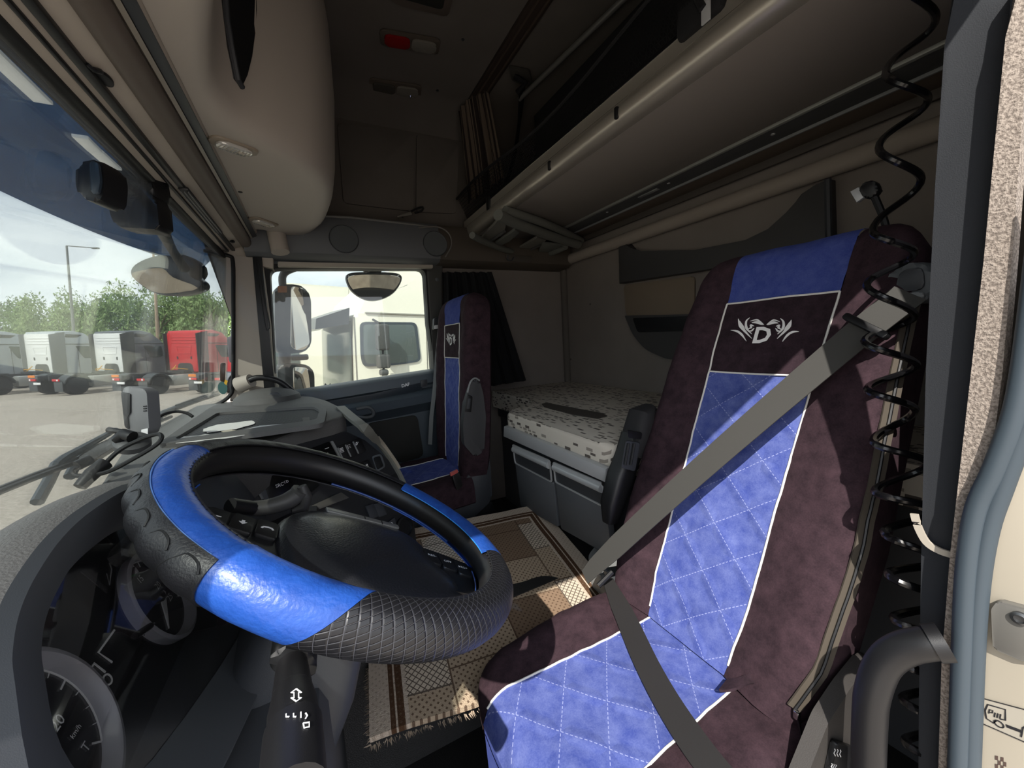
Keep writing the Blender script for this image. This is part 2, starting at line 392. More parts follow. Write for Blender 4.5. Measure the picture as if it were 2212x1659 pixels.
# pull handle of the armrest and pocket
b = B(); tube(b, smooth_path([P(x, y, Y=1.972) for x, y in [(762, 898), (790, 902), (805, 898), (806, 888), (795, 880), (770, 884)]], 4), .008, 8); obj('door_handle', b, M_GREYP, dr)
b = B(); prism(b, rpoly([P(x, y, Y=2.058) for x, y in [(790, 915), (900, 895), (915, 985), (860, 1000)]], .03), (0, -.012, 0), .006); obj('speaker_panel', b, mat('dark_olive_panel', '2C2C29', .8), dr)
# right B-pillar
b = B(); prism(b, [P(x, y, Y=2.06) for x, y in [(921, 572), (957, 572), (952, 800), (945, 960), (930, 960), (938, 800)]], (0, .1, 0), .008); bp = st('trim_3', b, mat('pillar_grey', '4B4A47', .6))
b = B(); lathe(b, [(.010, 0), (.010, .004), (.006, .006)], P(944, 604, Y=2.06), (0, -1, 0), 14); obj('button_plug', b, M_GREYP, bp)
# -- speaker shelf above the passenger door
sec = [(2.10, .405), (1.985, .412), (1.965, .425), (1.955, .46), (1.965, .575), (1.985, .600), (2.10, .605)]
b = B(); rings(b, [[V((x, y + (.0 if x > -.15 else .02), z)) for y, z in sec] for x in (-.22, -.15, 0, .3, .62)]); sp = st('trim_4', b, mat('shelf_grey', '5F6163', .6, bump=(900, .12)))
b = B(); rings(b, [[V((x, y+.012, z - (.0 if x < .7 else .0))) for y, z in sec] for x in (.60, .9, 1.2, 1.44)]); obj('rear_section', b, mat('shelf_brown', '4E463D', .7, bump=(900, .12)), sp)
def grille(px, py, r):
    o = P(px, py, Y=1.957)
    b = B(); lathe(b, [(r, 0), (r, .003), (r*.96, .005), (r*.93, .003), (0, .0055)], o, (0, -1, .03), 40); obj('speaker_grille', b, mat('grille_grey', '55585A', .8, bump=(2500, .5)), sp)
    b = B(); tube(b, place(circ(r*.99, 40), o+V((0, -.004, 0)), (1, 0, 0), (0, .03, 1)), .0016, 5, closed=True); obj('grille_ring', b, M_DGREY, sp)
grille(743, 517, .062); grille(940, 527, .062)
b = B(); tube(b, smooth_path([P(x, y, Y=1.95) for x, y in [(905, 492), (945, 490), (970, 505), (975, 530), (962, 555)]], 5), .004, 8); obj('moulded_edge', b, mat('moulded', '6A6660', .6), sp)
b = B(); tube(b, [P(x, y, Y=1.975) for x, y in [(618, 463), (760, 470), (935, 490)]], .006, 8); obj('upper_lip', b, mat('lip', '6F6E6A', .6), sp)
b = B(); prism(b, rpoly([P(x, y, Y=1.953) for x, y in [(600, 565), (935, 572), (935, 579), (600, 575)]], .002), (0, .03, 0), .003); obj('lower_lip', b, mat('lip2', 'A39B8E', .6), sp)
# beige pad joining header and shelf
b = B(); tube(b, [P(596, 500, Y=1.96), P(606, 545, Y=1.94)], .035, 14); obj('end_pad', b, M_BEIGE2, sp)
# ---------------------------------------------------------------- left B-pillar, seal and white jamb right beside the camera
def fuzz(nb, bs):
    v = nb.coord(); f = nb.noise(v, 330, 2, .6); d = nb.n('ShaderNodeMapRange'); nb.set(d.inputs[0], f); d.inputs[1].default_value = .42; d.inputs[2].default_value = .56
    nb.nt.links.new(nb.mix(d.outputs[0], lin('71675F'), lin('978C82')), bs.inputs['Base Color'])
    nb.nt.links.new(nb.bump(f, .8, .002), bs.inputs['Normal'])
M_FUZZ = mat('beige_flock', 'B9AA9C', .95, fn=fuzz)
XB = .60
lp = st('trim_5', B(), M_DGREY)
def strip(name, left, right, x, th, m, bev=.002):
    b = B(); prism(b, [P(px, py, X=x) for px, py in left] + [P(px, py, X=x) for px, py in right[::-1]], (th, 0, 0), bev); return obj(name, b, m, lp)
strip('flock_edge', [(2194, -60), (2172, 80), (2150, 300), (2125, 560), (2098, 800), (2075, 1000), (2052, 1200), (2034, 1430), (2020, 1760)], [(2232, -60), (2216, 120), (2205, 300), (2186, 560), (2166, 800), (2146, 960), (2098, 1090), (2066, 1300), (2042, 1760)], XB, .02, M_FUZZ, .004)
strip('pillar_cover', [(2060, -60), (2040, 100), (2020, 400), (2000, 800), (1990, 1200), (1985, 1500), (1980, 1760)], [(2200, -60), (2178, 100), (2152, 400), (2106, 800), (2060, 1200), (2040, 1500), (2030, 1760)], XB+.02, .02, mat('dark_pillar_fabric', '1D2025', .85, bump=(900, .3)), .004)
sealp = [P(x, y, X=XB-.006) for x, y in [(2260, 420), (2226, 700), (2196, 880), (2150, 1010), (2110, 1100), (2090, 1220), (2080, 1400), (2068, 1760)]]
b = B(); tube(b, smooth_path(sealp, 5), .009, 10); obj('door_seal', b, M_SEAL, lp)
sealp = [P(x, y, X=XB-.002) for x, y in [(2290, 560), (2250, 800), (2212, 920), (2165, 1050), (2135, 1140), (2115, 1260), (2104, 1420), (2092, 1760)]]
b = B(); tube(b, smooth_path(sealp, 5), .0085, 10); obj('door_seal', b, M_SEAL, lp)
b = B(); prism(b, [P(x, y, X=XB+.008) for x, y in [(2290, 600), (2220, 830), (2165, 1020), (2120, 1130), (2105, 1300), (2085, 1760), (2600, 1760), (2600, 600)]], (.03, 0, 0), .003); jb = obj('white_jamb', b, M_WHITEP, lp)
# striker plate
q = rpoly([P(x, y, X=XB+.008) for x, y in [(2146, 1310), (2160, 1292), (2300, 1330), (2300, 1430), (2220, 1424), (2150, 1395)]], .003)
b = B(); prism(b, q, (-.008, 0, 0), .002); sk = obj('striker_plate', b, mat('zinc', '73716C', .4, metal=.3), jb)
for px, py in ((2205, 1335),):
    b = B(); lathe(b, [(.0065, 0), (.0065, .003), (.004, .004), (.004, .002), (0, .002)], P(px, py, X=XB), (-1, 0, 0), 20); obj('screw_head', b, mat('steel', '6C6D6E', .35, metal=.9), sk) if 0 else obj('screw_head', b, mat('steel', '6C6D6E', .35, metal=.9), lp)
# pictogram sticker: lorry outline with a number plate, and a bar with a drop
XS = XB+.0078
def J(x, y, d=0): return P(x, y, X=XS-d)
b = B(); prism(b, rpoly([J(2122, 1508), J(2300, 1555), J(2300, 1640), J(2120, 1562)], .002), (-.0004, 0, 0)); stk = obj('sticker', b, mat('sticker_white', '9C968A', .5), jb)
b = B()
lw = .0011
line2(b, [J(x, y, .0008) for x, y in [(2124, 1509), (2300, 1556)]], lw*.7, (-1, 0, 0)); line2(b, [J(x, y, .0008) for x, y in [(2124, 1509), (2120, 1562), (2300, 1641)]], lw*.7, (-1, 0, 0))
line2(b, [J(x, y, .0008) for x, y in [(2152, 1557), (2146, 1562), (2131, 1552), (2128, 1535), (2134, 1522), (2172, 1533), (2172, 1556), (2160, 1553)]], lw, (-1, 0, 0))
c = J(2158, 1564, .0008); line2(b, [c+V((0, .0032*math.cos(a), .0032*math.sin(a))) for a in [2*PI*i/16 for i in range(17)]], lw, (-1, 0, 0))
line2(b, [J(x, y, .0008) for x, y in [(2174, 1568), (2206, 1580)]], lw*2.6, (-1, 0, 0)); line2(b, [J(x, y, .0008) for x, y in [(2206, 1592), (2210, 1572), (2220, 1568)]], lw, (-1, 0, 0))
for k in range(3): line2(b, [J(2150+k*6, 1540+k*1.5, .0008), J(2148+k*6, 1549+k*1.5, .0008)], lw*.8, (-1, 0, 0))
line2(b, [J(x, y, .0008) for x, y in [(2136, 1541), (2138, 1533), (2145, 1535), (2144, 1540), (2137, 1539)]], lw*.8, (-1, 0, 0))
obj('pictogram', b, M_INKB, jb)
# chequered part of the lower label
b = B()
for i in range(4):
    for j in range(3):
        if (i+j) % 2 == 0:
            prism(b, [J(2150+i*6, 1632+j*9+i*1.5), J(2156+i*6, 1633.5+j*9+i*1.5), J(2156+i*6, 1642.5+j*9+i*1.5), J(2150+i*6, 1641+j*9+i*1.5)], (-.0004, 0, 0))
obj('chequered_label', b, mat('brown_print', '4A3A34', .6), jb)
# ================================================================ seats
from mathutils import noise as NZ
def velvet(name, col, col2, quilt=0, stitch=None, sheen=.35):
    def fn(nb, bs):
        v = nb.coord(); f = nb.noise(v, 38, 6, .65); g = nb.noise(v, 420, 2)
        d = nb.n('ShaderNodeMapRange'); nb.set(d.inputs[0], nb.m('MULTIPLY_ADD', g, .35, f)); d.inputs[1].default_value = .48; d.inputs[2].default_value = .88
        c = nb.mix(d.outputs[0], lin(col), lin(col2)); h = nb.m('MULTIPLY', f, .25)
        if quilt:
            uv = nb.n('ShaderNodeTexCoord').outputs['UV']; x, y, _ = nb.xyz(uv)
            a = nb.m('MULTIPLY', nb.m('ADD', nb.m('MULTIPLY', x, .8), y), 1/quilt); e = nb.m('MULTIPLY', nb.m('SUBTRACT', y, nb.m('MULTIPLY', x, .8)), 1/quilt)
            def ln(p, q):
                t = nb.m('ABSOLUTE', nb.m('SUBTRACT', nb.m('FRACT', p), .5)); dash = nb.m('GREATER_THAN', nb.m('FRACT', nb.m('MULTIPLY', q, 10)), .4)
                return t, nb.m('MULTIPLY', nb.m('LESS_THAN', t, .010), dash)
            ta, la = ln(a, e); te, le = ln(e, a)
            st_ = nb.m('MAXIMUM', la, le); dist = nb.m('MINIMUM', ta, te)
            h2 = nb.n('ShaderNodeMapRange', interpolation_type='SMOOTHSTEP'); nb.set(h2.inputs[0], dist); h2.inputs[1].default_value = 0; h2.inputs[2].default_value = .22
            h = nb.m('ADD', h, h2.outputs[0]); c = nb.mix(nb.m('MULTIPLY', st_, .5), c, lin(stitch))
        nb.nt.links.new(c, bs.inputs['Base Color']); nb.nt.links.new(nb.bump(h, .4 if quilt else .4, .005 if quilt else .002), bs.inputs['Normal'])
        bs.inputs['Sheen Weight'].default_value = sheen; bs.inputs['Sheen Roughness'].default_value = .35
        bs.inputs['Sheen Tint'].default_value = lin(col2)
    return mat(name, col, .9, spec=.15, fn=fn)
M_BLUEQ = velvet('blue_velvet_quilted', '3B488A', '5D689F', .098, 'A8AED4')
M_BLUEP = velvet('blue_velvet', '344184', '4C5894', 0)
M_MAROON = velvet('dark_plum_velour', '291E23', '3E2E34', sheen=.22)
M_EMB = velvet('black_velour', '231A1E', '372930', sheen=.25)
M_PIPE = mat('white_piping', 'DAD8D2', .6)
M_BELT = mat('grey_webbing', '383734', .7, bump=(1500, .2))
M_BELT2 = mat('dark_webbing', '1F1D1C', .75, bump=(1500, .2))
class Pad:                                    # a stuffed cushion shell in a frame (O; u along, lat across, n outwards)
    def __init__(s, O, u, n, S, w, tc, D, R=.055, Rc=.09, bol=.018, seed=0, r=.035, c0=0):
        s.O, s.u, s.n, s.S, s.w, s.tc, s.D, s.R, s.Rc, s.bol, s.r = V(O), V(u).normalized(), V(n).normalized(), S, w, tc, D, R, Rc, bol, r
        s.lat = V((0, 1, 0)); s.seed = seed
    def W(s, a):
        k = a-(s.S-s.Rc)
        return s.w(a) - (s.Rc-math.sqrt(max(0, s.Rc**2-k*k)) if k > 0 else 0)
    def front(s, a, t):
        k = a-(s.S-s.R); d = -(s.R-math.sqrt(max(0, s.R**2-k*k)))*1.0 if k > 0 else 0
        tc = s.tc(a); e = (abs(t)-tc)/max(.03, s.W(a)-tc)
        b = s.bol*max(0, min(1, e*1.8))**.8*max(0, min(1, (s.S-a)/.25)) if e > 0 else 0
        q = s.O+s.u*a+s.lat*t
        w = NZ.noise(q*13+V((s.seed, 0, 0)))*.004+NZ.noise(V((q.x*40, q.y*14, q.z*40)))*.002
        return d+b+w
    def at(s, a, t, d): return s.O+s.u*a+s.lat*t+s.n*d
    def F(s, a, t, off=0): return s.at(a, t, s.front(a, t)+off)
    def centre(s, a0, a1, m, name, parent, inset=0):
        b = B(); f = lambda p, q: s.F(a0+(a1-a0)*p, s.tc(a0+(a1-a0)*p)*(2*q-1))
        grid(b, f, max(4, int((a1-a0)/.012)), 18, uvs=lambda p, q: ((2*q-1)*.11, a0+(a1-a0)*p)); return obj(name, b, m, parent)
    def bolster(s, sg, m, name, parent):
        def f(p, q):
            a = s.S*p; w, tc, r = s.W(a), s.tc(a), s.r; k = a-(s.S-s.R)
            back = -s.D + (s.R-math.sqrt(max(0, s.R**2-k*k)) if k > 0 else 0)*(s.D/s.R-1 if False else 1)
            te = max(tc+.005, w-r); fd = s.front(a, te)
            if q < .4: t = tc+(te-tc)*q/.4; d = s.front(a, t)
            elif q < .6: ph = (q-.4)/.2*PI/2; t = te+(w-te)*math.sin(ph); d = fd-r*(1-math.cos(ph))*(1 if k <= 0 else max(.1, 1-k/s.R))
            elif q < .75: h = (q-.6)/.15; d0 = fd-r*(1 if k <= 0 else max(.1, 1-k/s.R)); t = w; d = d0+(min(back+.02, d0)-d0)*h
            else: h = (q-.75)/.25; t = w*(1-h); d0 = min(back+.02, fd); d = d0+(back-d0)*min(1, h*3)
            return s.at(a, sg*t, d)
        b = B(); grid(b, f, 60, 34, uvs=lambda p, q: (q*.5, p*s.S)); return obj(name, b, m, parent)
    def pipe(s, pts, parent, r=.0020, name='piping'):
        b = B(); tube(b, [s.F(a, t, .0015) for a, t in pts], r, 6); return obj(name, b, M_PIPE, parent)
def R_(a): return [a[0]+(a[1]-a[0])*i/40 for i in range(41)]
# driver seat frame; the emblem is laid out once in its local coordinates
UD = V((.4008, 0, .9162)); ND = V((-.9162, 0, .4008)); OD = V((.591, .485, -.62))
def loc(px, py):
    q = PP(px, py, OD, ND)-OD; return (q.dot(UD), q.y)
z7 = lambda x, y: (1400+x/2.724, 480+y/2.724)
STROKES = [([(488, 637), (525, 643), (555, 664), (583, 703)], [.0003, .0035, .0035, .0004]), ([(534, 570), (545, 610), (574, 645), (614, 687)], [.0004, .005, .0035, .0004]),
    ([(541, 583), (560, 618), (570, 640)], [.001, .004, .003]), ([(600, 563), (580, 585), (582, 625), (613, 660)], [.0004, .003, .004, .0005]),
    ([(604, 583), (640, 575), (665, 590), (682, 604)], [.0006, .0025, .002, .0005]), ([(612, 592), (642, 590), (668, 600), (682, 604)], [.0008, .0045, .003, .0005]),
    ([(592, 630), (608, 620), (606, 606), (624, 612)], [.0006, .0035, .003, .0008]), ([(598, 640), (612, 640), (626, 624)], [.0006, .0028, .0008])]
EMB = []
for pts, ws in STROKES:
    EMB.append(([loc(*z7(x, y)) for x, y in pts], ws)); EMB.append(([loc(*z7(1381-x, y+(691-x)*.05)) for x, y in pts], ws))
DLOC = loc(1648, 727)
def emblem(pad, parent, sc=1.0):
    b = B()
    for pts, ws in EMB:
        q = smooth_path([pad.F(a*sc, t, .002) for a, t in pts], 5); n = len(q)
        w = [np.interp(i/(n-1), np.linspace(0, 1, len(ws)), ws)*1.3 for i in range(n)]
        wd = [pad.n.cross((q[min(i+1, n-1)]-q[max(i-1, 0)]).normalized()) for i in range(n)]
        ribbon(b, q, wd, w, .0012)
    text(b, 'D', pad.F(DLOC[0]*sc, DLOC[1], .003), (0, -1, 0), pad.u, .050, bold=.03)
    obj('emblem', b, mat('white_embroidery', 'E4E2E0', .7), parent)
def make_seat(label, O, u, S, cO, cS, seed, driver):
    t = thing('driver_seat' if driver else 'passenger_seat', label, 'seat', (O[0]-.1, O[1], -1.0))
    u = V(u).normalized(); n = V((-u.z, 0, u.x))
    wf = lambda a: float(np.interp(a, [0, .1, .3, .5, .7, .9], [.200, .224, .232, .226, .22, .205]))
    tf = lambda a: float(np.interp(a, [0, .1, .45, .75, .9], [.088, .098, .104, .112, .118]))
    k = S/.885
    p = Pad(O, u, n, S, wf, tf, .115, seed=seed)
    a1, a2 = .565*k, .735*k
    p.centre(0, a1, M_BLUEQ, 'quilted_panel', t); p.centre(a1, a2, M_EMB, 'emblem_panel', t); p.centre(a2, S-.002, M_BLUEP, 'headrest_panel', t)
    p.bolster(1, M_MAROON, 'bolster', t); p.bolster(-1, M_MAROON, 'bolster', t)
    for sg in (1, -1): p.pipe([(a, sg*tf(a)) for a in R_((.02, a2))], t)
    for a in (a1, a2): p.pipe([(a, tf(a)*(2*i/20-1)) for i in range(21)], t)
    emblem(p, t, k)
    # cushion
    cw = lambda a: float(np.interp(a, [0, .2, .45], [.225, .235, .215])); ct = lambda a: float(np.interp(a, [0, .2, .45], [.095, .105, .118]))*(1 if driver else 1.2)
    c = Pad(cO, (-1, 0, -.04), (-.04, 0, 1), cS, cw, ct, .13, R=.06, Rc=.1, bol=.014 if driver else .002, seed=seed+5, r=.045)
    c.centre(0, cS-.001, M_BLUEQ, 'cushion_panel', t); c.bolster(1, M_MAROON, 'cushion_bolster', t); c.bolster(-1, M_MAROON, 'cushion_bolster', t)
    b = B(); grid(b, lambda p_, q: c.at(cS-.002, ct(cS)*(2*q-1), -.05-.10*p_), 3, 6); obj('cushion_front', b, M_BLUEP, t)
    for sg in (1, -1): c.pipe([(a, sg*ct(a)) for a in R_((.02, cS-.012))], t)
    # base below the cushion
    x0, x1 = cO[0]-cS+.06, cO[0]+.04
    b = B(); prism(b, rpoly([V((x0, O[1]-.19, cO[2]-.13)), V((x1+.06, O[1]-.19, cO[2]-.13)), V((x1+.03, O[1]-.19, -1.0)), V((x0+.05, O[1]-.19, -1.0))], .03), (0, .38, 0), .01); obj('seat_base', b, M_BLACK, t)
    return t, p, c
ds, dp, dc = make_seat('blue quilted seat with dark plum bolsters behind the steering wheel', OD, UD, .885, V((.635, .475, -.625)), .437, 3, True)
PO = V((.512, 1.68, -.565))
ps, pp, pc = make_seat('blue and dark seat on the far side below the door window', PO, V((.075, 0, .997)), .775, V((.53, 1.68, -.565)), .44, 9, False)
# -- driver seat details: zip along the near edge, crevice tabs, side cover with heater rocker, raised armrest
zp = [(.03, -.19), (.08, -.20), (.2, -.222), (.4, -.226), (.6, -.224), (.72, -.21)]
def edge(pad, a, ph):
    w = pad.W(a); te = max(pad.tc(a)+.005, w-pad.r); return pad.at(a, -(te+(w-te)*math.sin(ph)), pad.front(a, -te)-pad.r*(1-math.cos(ph)))+pad.n*.002-V((0, .002, 0))
pth = [edge(dp, .035+.68*i/40, 1.0-.25*max(0, 1-i/12)) for i in range(41)]
b = B(); ribbon(b, pth, V((0, 1, 0))*.6+dp.n*.8, .020, .003); zt = obj('zip_tape', b, mat('zip_tape', '463F36', .8), ds)
b = B(); tube(b, [p_+dp.n*.0015+V((-.002, -.0025, 0)) for p_ in pth], .0022, 6); obj('zip_teeth', b, M_BLACK, zt)
b = B(); box(b, pth[0]+V((-.003, -.006, -.004)), (.008, .008, .014), bev=.002); tube(b, [pth[0]+V((-.004, -.008, -.008)), pth[0]+V((-.001, -.011, -.034))], .0025, 6); obj('zip_slider', b, M_CHROME, zt)
b = B(); grid(b, lambda p_, q: P(1575+70*q-20*p_*(1-q), 1470+25*p_+10*math.sin(5*q), Z=-.598)+V((0, 0, .012*math.sin(3*q))), 4, 8, th=.004); obj('fabric_tab', b, M_EMB, ds)
b = B(); prism(b, rpoly([P(x, y, Y=.235) for x, y in [(1735, 1700), (1790, 1560), (1835, 1490), (1885, 1425), (1900, 1430), (1890, 1760), (1720, 1760)]], .01), (0, .02, 0), .004); obj('side_cover', b, mat('seat_side_grey', '373432', .6, bump=(900, .2)), ds)
b = B(); prism(b, rpoly([P(x, y, Y=.234) for x, y in [(1795, 1594), (1836, 1608), (1826, 1680), (1778, 1672)]], .005), (0, -.008, 0), .003); rk = obj('heater_rocker', b, M_BLACK, ds)
b = B()
for bx, by, s in ((1803, 1618, 1.0), (1797, 1650, .7)):
    for i in range(3):
        pts = [P(bx+i*6*s+1.5*math.sin(j*1.6), by+j*3*s+i*1.0, Y=.225) for j in range(6)]; line2(b, pts, .0011*s, (0, -1, 0), .0006)
obj('heater_symbol', b, M_INK, rk)
# armrest, folded up beside the backrest
ap = [(1318, 1128), (1322, 1090), (1340, 1030), (1356, 985), (1368, 940), (1382, 905), (1398, 888)]
cl = [P(x, y, Y=.742) for x, y in ap]
def aring(c, t, wx, wy, k=10):
    a = V((0, 1, 0)); e = a.cross(t).normalized(); return [c+e*wx*x+a*wy*y for x, y in rrect(1, 1, .3, 3)]
fr = [f[0] for f in frames(cl)]
b = B(); rings(b, [aring(c, t, w, h) for c, t, w, h in zip(cl[:5], fr, (.035, .052, .062, .056, .052), (.03, .05, .055, .055, .055))]); obj('armrest_lower', b, M_BLACK, ds)
b = B(); rings(b, [aring(c+V((.012, -.008, 0)), t, w, h) for c, t, w, h in zip(cl[3:], fr[3:], (.05, .074, .085, .05), (.05, .07, .075, .04))]); obj('armrest_pad', b, mat('charcoal_pad', '1C1B1D', .8, bump=(900, .2)), ds)
q = [P(x, y, Y=.70) for x, y in [(1352, 950), (1383, 955), (1372, 1016), (1342, 1008)]]
b = B(); prism(b, rpoly(q, .006), (-.006, -.006, 0), .002); lt = obj('armrest_latch', b, M_DGREY, ds)
for dx in (0, 12):
    b = B(); tube(b, [P(1358+dx, 958, Y=.69), P(1350+dx, 1004, Y=.69)], .0035, 8); obj('latch_groove', b, M_RUBBER, lt)
b = B(); prism(b, rpoly([P(x, y, Y=.70) for x, y in [(1354, 928), (1386, 934), (1384, 948), (1356, 944)]], .003), (-.004, -.006, 0), .002); obj('latch_cap', b, M_BLACK, ds)
# grey plastic shoulder of the seat base beside the rug
b = B(); pts = [P(x, y, Z=-.66) for x, y in [(1270, 1200), (1312, 1146), (1345, 1150), (1350, 1225), (1310, 1250), (1278, 1232)]]; prism(b, rpoly(pts, .02), (0, 0, -.25), .012); obj('base_shoulder', b, M_GREYL, ds)
# ---- shoulder belt, guide and lap belt
bt = thing('seat_belt', 'grey belt running diagonally across the near blue seat, dark lap section on its cushion', 'seat belt', P(1312, 1258, Y=.68))
s0 = PP(1985, 655, OD, ND)+ND*.04; s1 = PP(1870, 752, OD, ND)+ND*.05; e1 = PP(1330, 1232, OD, ND)+ND*.075; e0 = PP(1312, 1252, OD, ND)+ND*.075
pts = [s0, s1]+[s1.lerp(e1, i/8)+ND*.01*math.sin(PI*i/8) for i in range(1, 9)]+[e0]
axis = (e1-s1).normalized(); wd = axis.cross(ND)
b = B(); ribbon(b, pts, wd, [.05]*(len(pts)-2)+[.042, .034], .0018); obj('shoulder_webbing', b, M_BELT, bt)
lp2 = [P(1312, 1250, Z=-.585), P(1350, 1330, Z=-.602), P(1395, 1430, Z=-.606), P(1450, 1530, Z=-.607), P(1525, 1640, Z=-.603), P(1610, 1740, Z=-.60)]
lp2 = smooth_path(lp2, 5)
b = B(); ribbon(b, lp2, [V((.95, .45, 0))]*len(lp2), [.030, .032, .036, .042]+[.047]*(len(lp2)-4), .0018); obj('lap_webbing', b, M_BELT2, bt)
b = B(); tube(b, [P(1292, 1266, Y=.66), P(1322, 1236, Y=.66)], .006, 8); obj('latch_tongue', b, M_BLACK, bt)
b = B(); prism(b, rpoly([P(x, y, Y=.70) for x, y in [(1318, 1240), (1352, 1235), (1362, 1268), (1335, 1285)]], .006), (0, .03, 0), .004); obj('buckle', b, M_GREYP, bt)
gd = B(); q0 = s1.lerp(s0, .25)+ND*.004
box(gd, q0, (.012, .075, .016), R=Matrix((wd, axis, ND)).transposed() @ Matrix.Rotation(PI/2, 3, 'Z'), bev=.004); obj('belt_guide', gd, M_BLACK, bt)
rt = thing('belt_housing', 'grey plastic belt outlet housing at the near seat shoulder', 'housing', P(1960, 640, X=.90))
b = B(); prism(b, rpoly([P(x, y, X=.88) for x, y in [(1930, 575), (2010, 560), (2015, 655), (1915, 660), (1912, 610)]], .02), (.08, 0, 0), .01); obj('body', b, M_GREYP, rt)
b = B(); prism(b, rpoly([P(x, y, X=.878) for x, y in [(1945, 585), (1995, 575), (2000, 625), (1935, 632)]], .01), (-.004, 0, 0), .002); obj('recess_panel', b, M_DGREY, rt)
b = B(); prism(b, rpoly([P(x, y, X=.876) for x, y in [(1928, 636), (2000, 630), (2000, 648), (1924, 652)]], .006), (-.008, 0, 0), .003); obj('outlet_lip', b, M_GREYL, rt)
# ---- passenger seat details
q = [P(x, y, Y=1.44) for x, y in [(1012, 838), (1024, 818), (1036, 822), (1044, 850), (1050, 900), (1046, 975), (1026, 988), (1003, 962), (1000, 920), (1006, 870)]]
b = B(); prism(b, rpoly(q, .012), (.005, .05, 0), .012); obj('armrest', b, mat('armrest_grey', '3E3E40', .6), ps)
b = B(); prism(b, rpoly([P(x, y, Y=1.438) for x, y in [(1010, 852), (1021, 856), (1018, 890), (1004, 888)]], .005), (-.004, -.008, 0), .002); lt = obj('armrest_latch', b, M_BLACK, ps)
b = B(); prism(b, rpoly([P(x, y, Y=1.433) for x, y in [(1012, 860), (1018, 861), (1015, 883), (1008, 882)]], .003), (-.003, -.006, 0), .001); obj('latch_groove', b, M_DGREY, lt)
b = B(); tube(b, smooth_path([P(x, y, Y=1.436) for x, y in [(1010, 848), (1016, 826), (1026, 817), (1036, 822)]], 4), .004, 6); obj('armrest_trim', b, M_GREYL, ps)
b = B(); prism(b, rpoly([P(x, y, Y=1.48) for x, y in [(1058, 985), (1024, 1002), (995, 1058), (940, 1086), (890, 1112), (900, 1150), (1010, 1130), (1064, 1080)]], .02), (0, .05, 0), .01); obj('side_cover', b, M_DGREY, ps)
bk = thing('belt_buckle', 'black belt buckle with red button on the far seat base', 'buckle', P(985, 1040, Y=1.43))
b = B(); prism(b, rpoly([P(x, y, Y=1.45) for x, y in [(972, 1022), (987, 1016), (996, 1045), (983, 1056)]], .005), (0, -.025, 0), .004); obj('buckle_body', b, M_BLACK, bk)
b = B(); prism(b, rpoly([P(x, y, Y=1.424) for x, y in [(971, 1021), (987, 1013), (988, 1019), (972, 1028)]], .002), (0, -.01, 0), .002); obj('release_button', b, mat('red_button', 'B4504A', .5), bk)
b2 = thing('seat_belt', 'thin grey belt hanging down beside the far door window frame', 'seat belt', P(945, 690, Y=1.96))
w = [P(x, y, Y=1.97) for x, y in [(950, 712), (944, 770), (939, 840), (932, 900), (929, 960)]]
b = B(); ribbon(b, w, (.7, -.5, 0), .022, .0018); obj('webbing', b, M_GREYL, b2)
b = B(); prism(b, rpoly([P(x, y, Y=1.985) for x, y in [(938, 688), (948, 683), (951, 690), (947, 711), (937, 712)]], .004), (0, .03, 0), .004); an = obj('anchor', b, M_DGREY, b2)
b = B(); prism(b, rpoly([P(x, y, Y=1.982) for x, y in [(938, 703), (946, 702), (946, 710), (938, 711)]], .002), (0, -.006, 0), .002); obj('anchor_label', b, M_INK, an)
b = B(); lathe(b, [(.006, 0), (.006, .004), (0, .005)], P(950, 716, Y=1.962), (0, -1, 0), 12); obj('bolt', b, M_CHROME, an)
# ================================================================ steering wheel
M_COVB = mat('blue_leather', '1B4390', .42, bump=(200, .3, .003), var=(60, '224E9F'), coat=.1)
def quilted(nb, bs):
    uv = nb.n('ShaderNodeTexCoord').outputs['UV']; x, y, _ = nb.xyz(uv)
    a = nb.m('ABSOLUTE', nb.m('SUBTRACT', nb.m('FRACT', nb.m('MULTIPLY', nb.m('ADD', x, y), 95)), .5)); e = nb.m('ABSOLUTE', nb.m('SUBTRACT', nb.m('FRACT', nb.m('MULTIPLY', nb.m('SUBTRACT', x, y), 95)), .5))
    mn = nb.m('MINIMUM', a, e); d = nb.n('ShaderNodeMapRange', interpolation_type='SMOOTHSTEP'); nb.set(d.inputs[0], mn); d.inputs[1].default_value = 0; d.inputs[2].default_value = .16
    nb.nt.links.new(nb.bump(d.outputs[0], .5, .0014), bs.inputs['Normal'])
    nb.nt.links.new(nb.mix(nb.m('LESS_THAN', mn, .024), lin('17171A'), lin('44454B')), bs.inputs['Base Color'])
M_COVQ = mat('black_diamond_stitched_leather', '16161A', .38, fn=quilted)
M_COVK = mat('black_cover_leather', '1C1C1F', .42, bump=(420, .25, .002))
M_RIM = mat('worn_black_rim_leather', '1D1C1C', .42, bump=(900, .1))
WC = V((.027, .59, -.257)); th, rl = .54, -.033
WN = V((math.sin(th)*math.cos(rl), math.sin(rl), math.cos(th)*math.cos(rl))).normalized()
WA = V((0, 1, 0)).cross(WN).normalized(); WB = WN.cross(WA)
RR, rr0, rr1 = .225, .0225, .0265
def wp_(a, b, h=0): return WC+WA*a+WB*b+WN*h
def rimp(U, Vv, r):
    e = WA*math.cos(U)+WB*math.sin(U); return WC+e*(RR+r*math.cos(Vv))+WN*r*math.sin(Vv)
sw = thing('steering_wheel', 'steering wheel in worn blue and black stitched cover in the foreground', 'steering wheel', WC-WN*.12)
b = B(); rings(b, [[rimp(2*PI*i/120, 2*PI*j/24, rr0) for j in range(24)] for i in range(120)], closed=True); obj('rim', b, M_RIM, sw)
D2 = math.radians
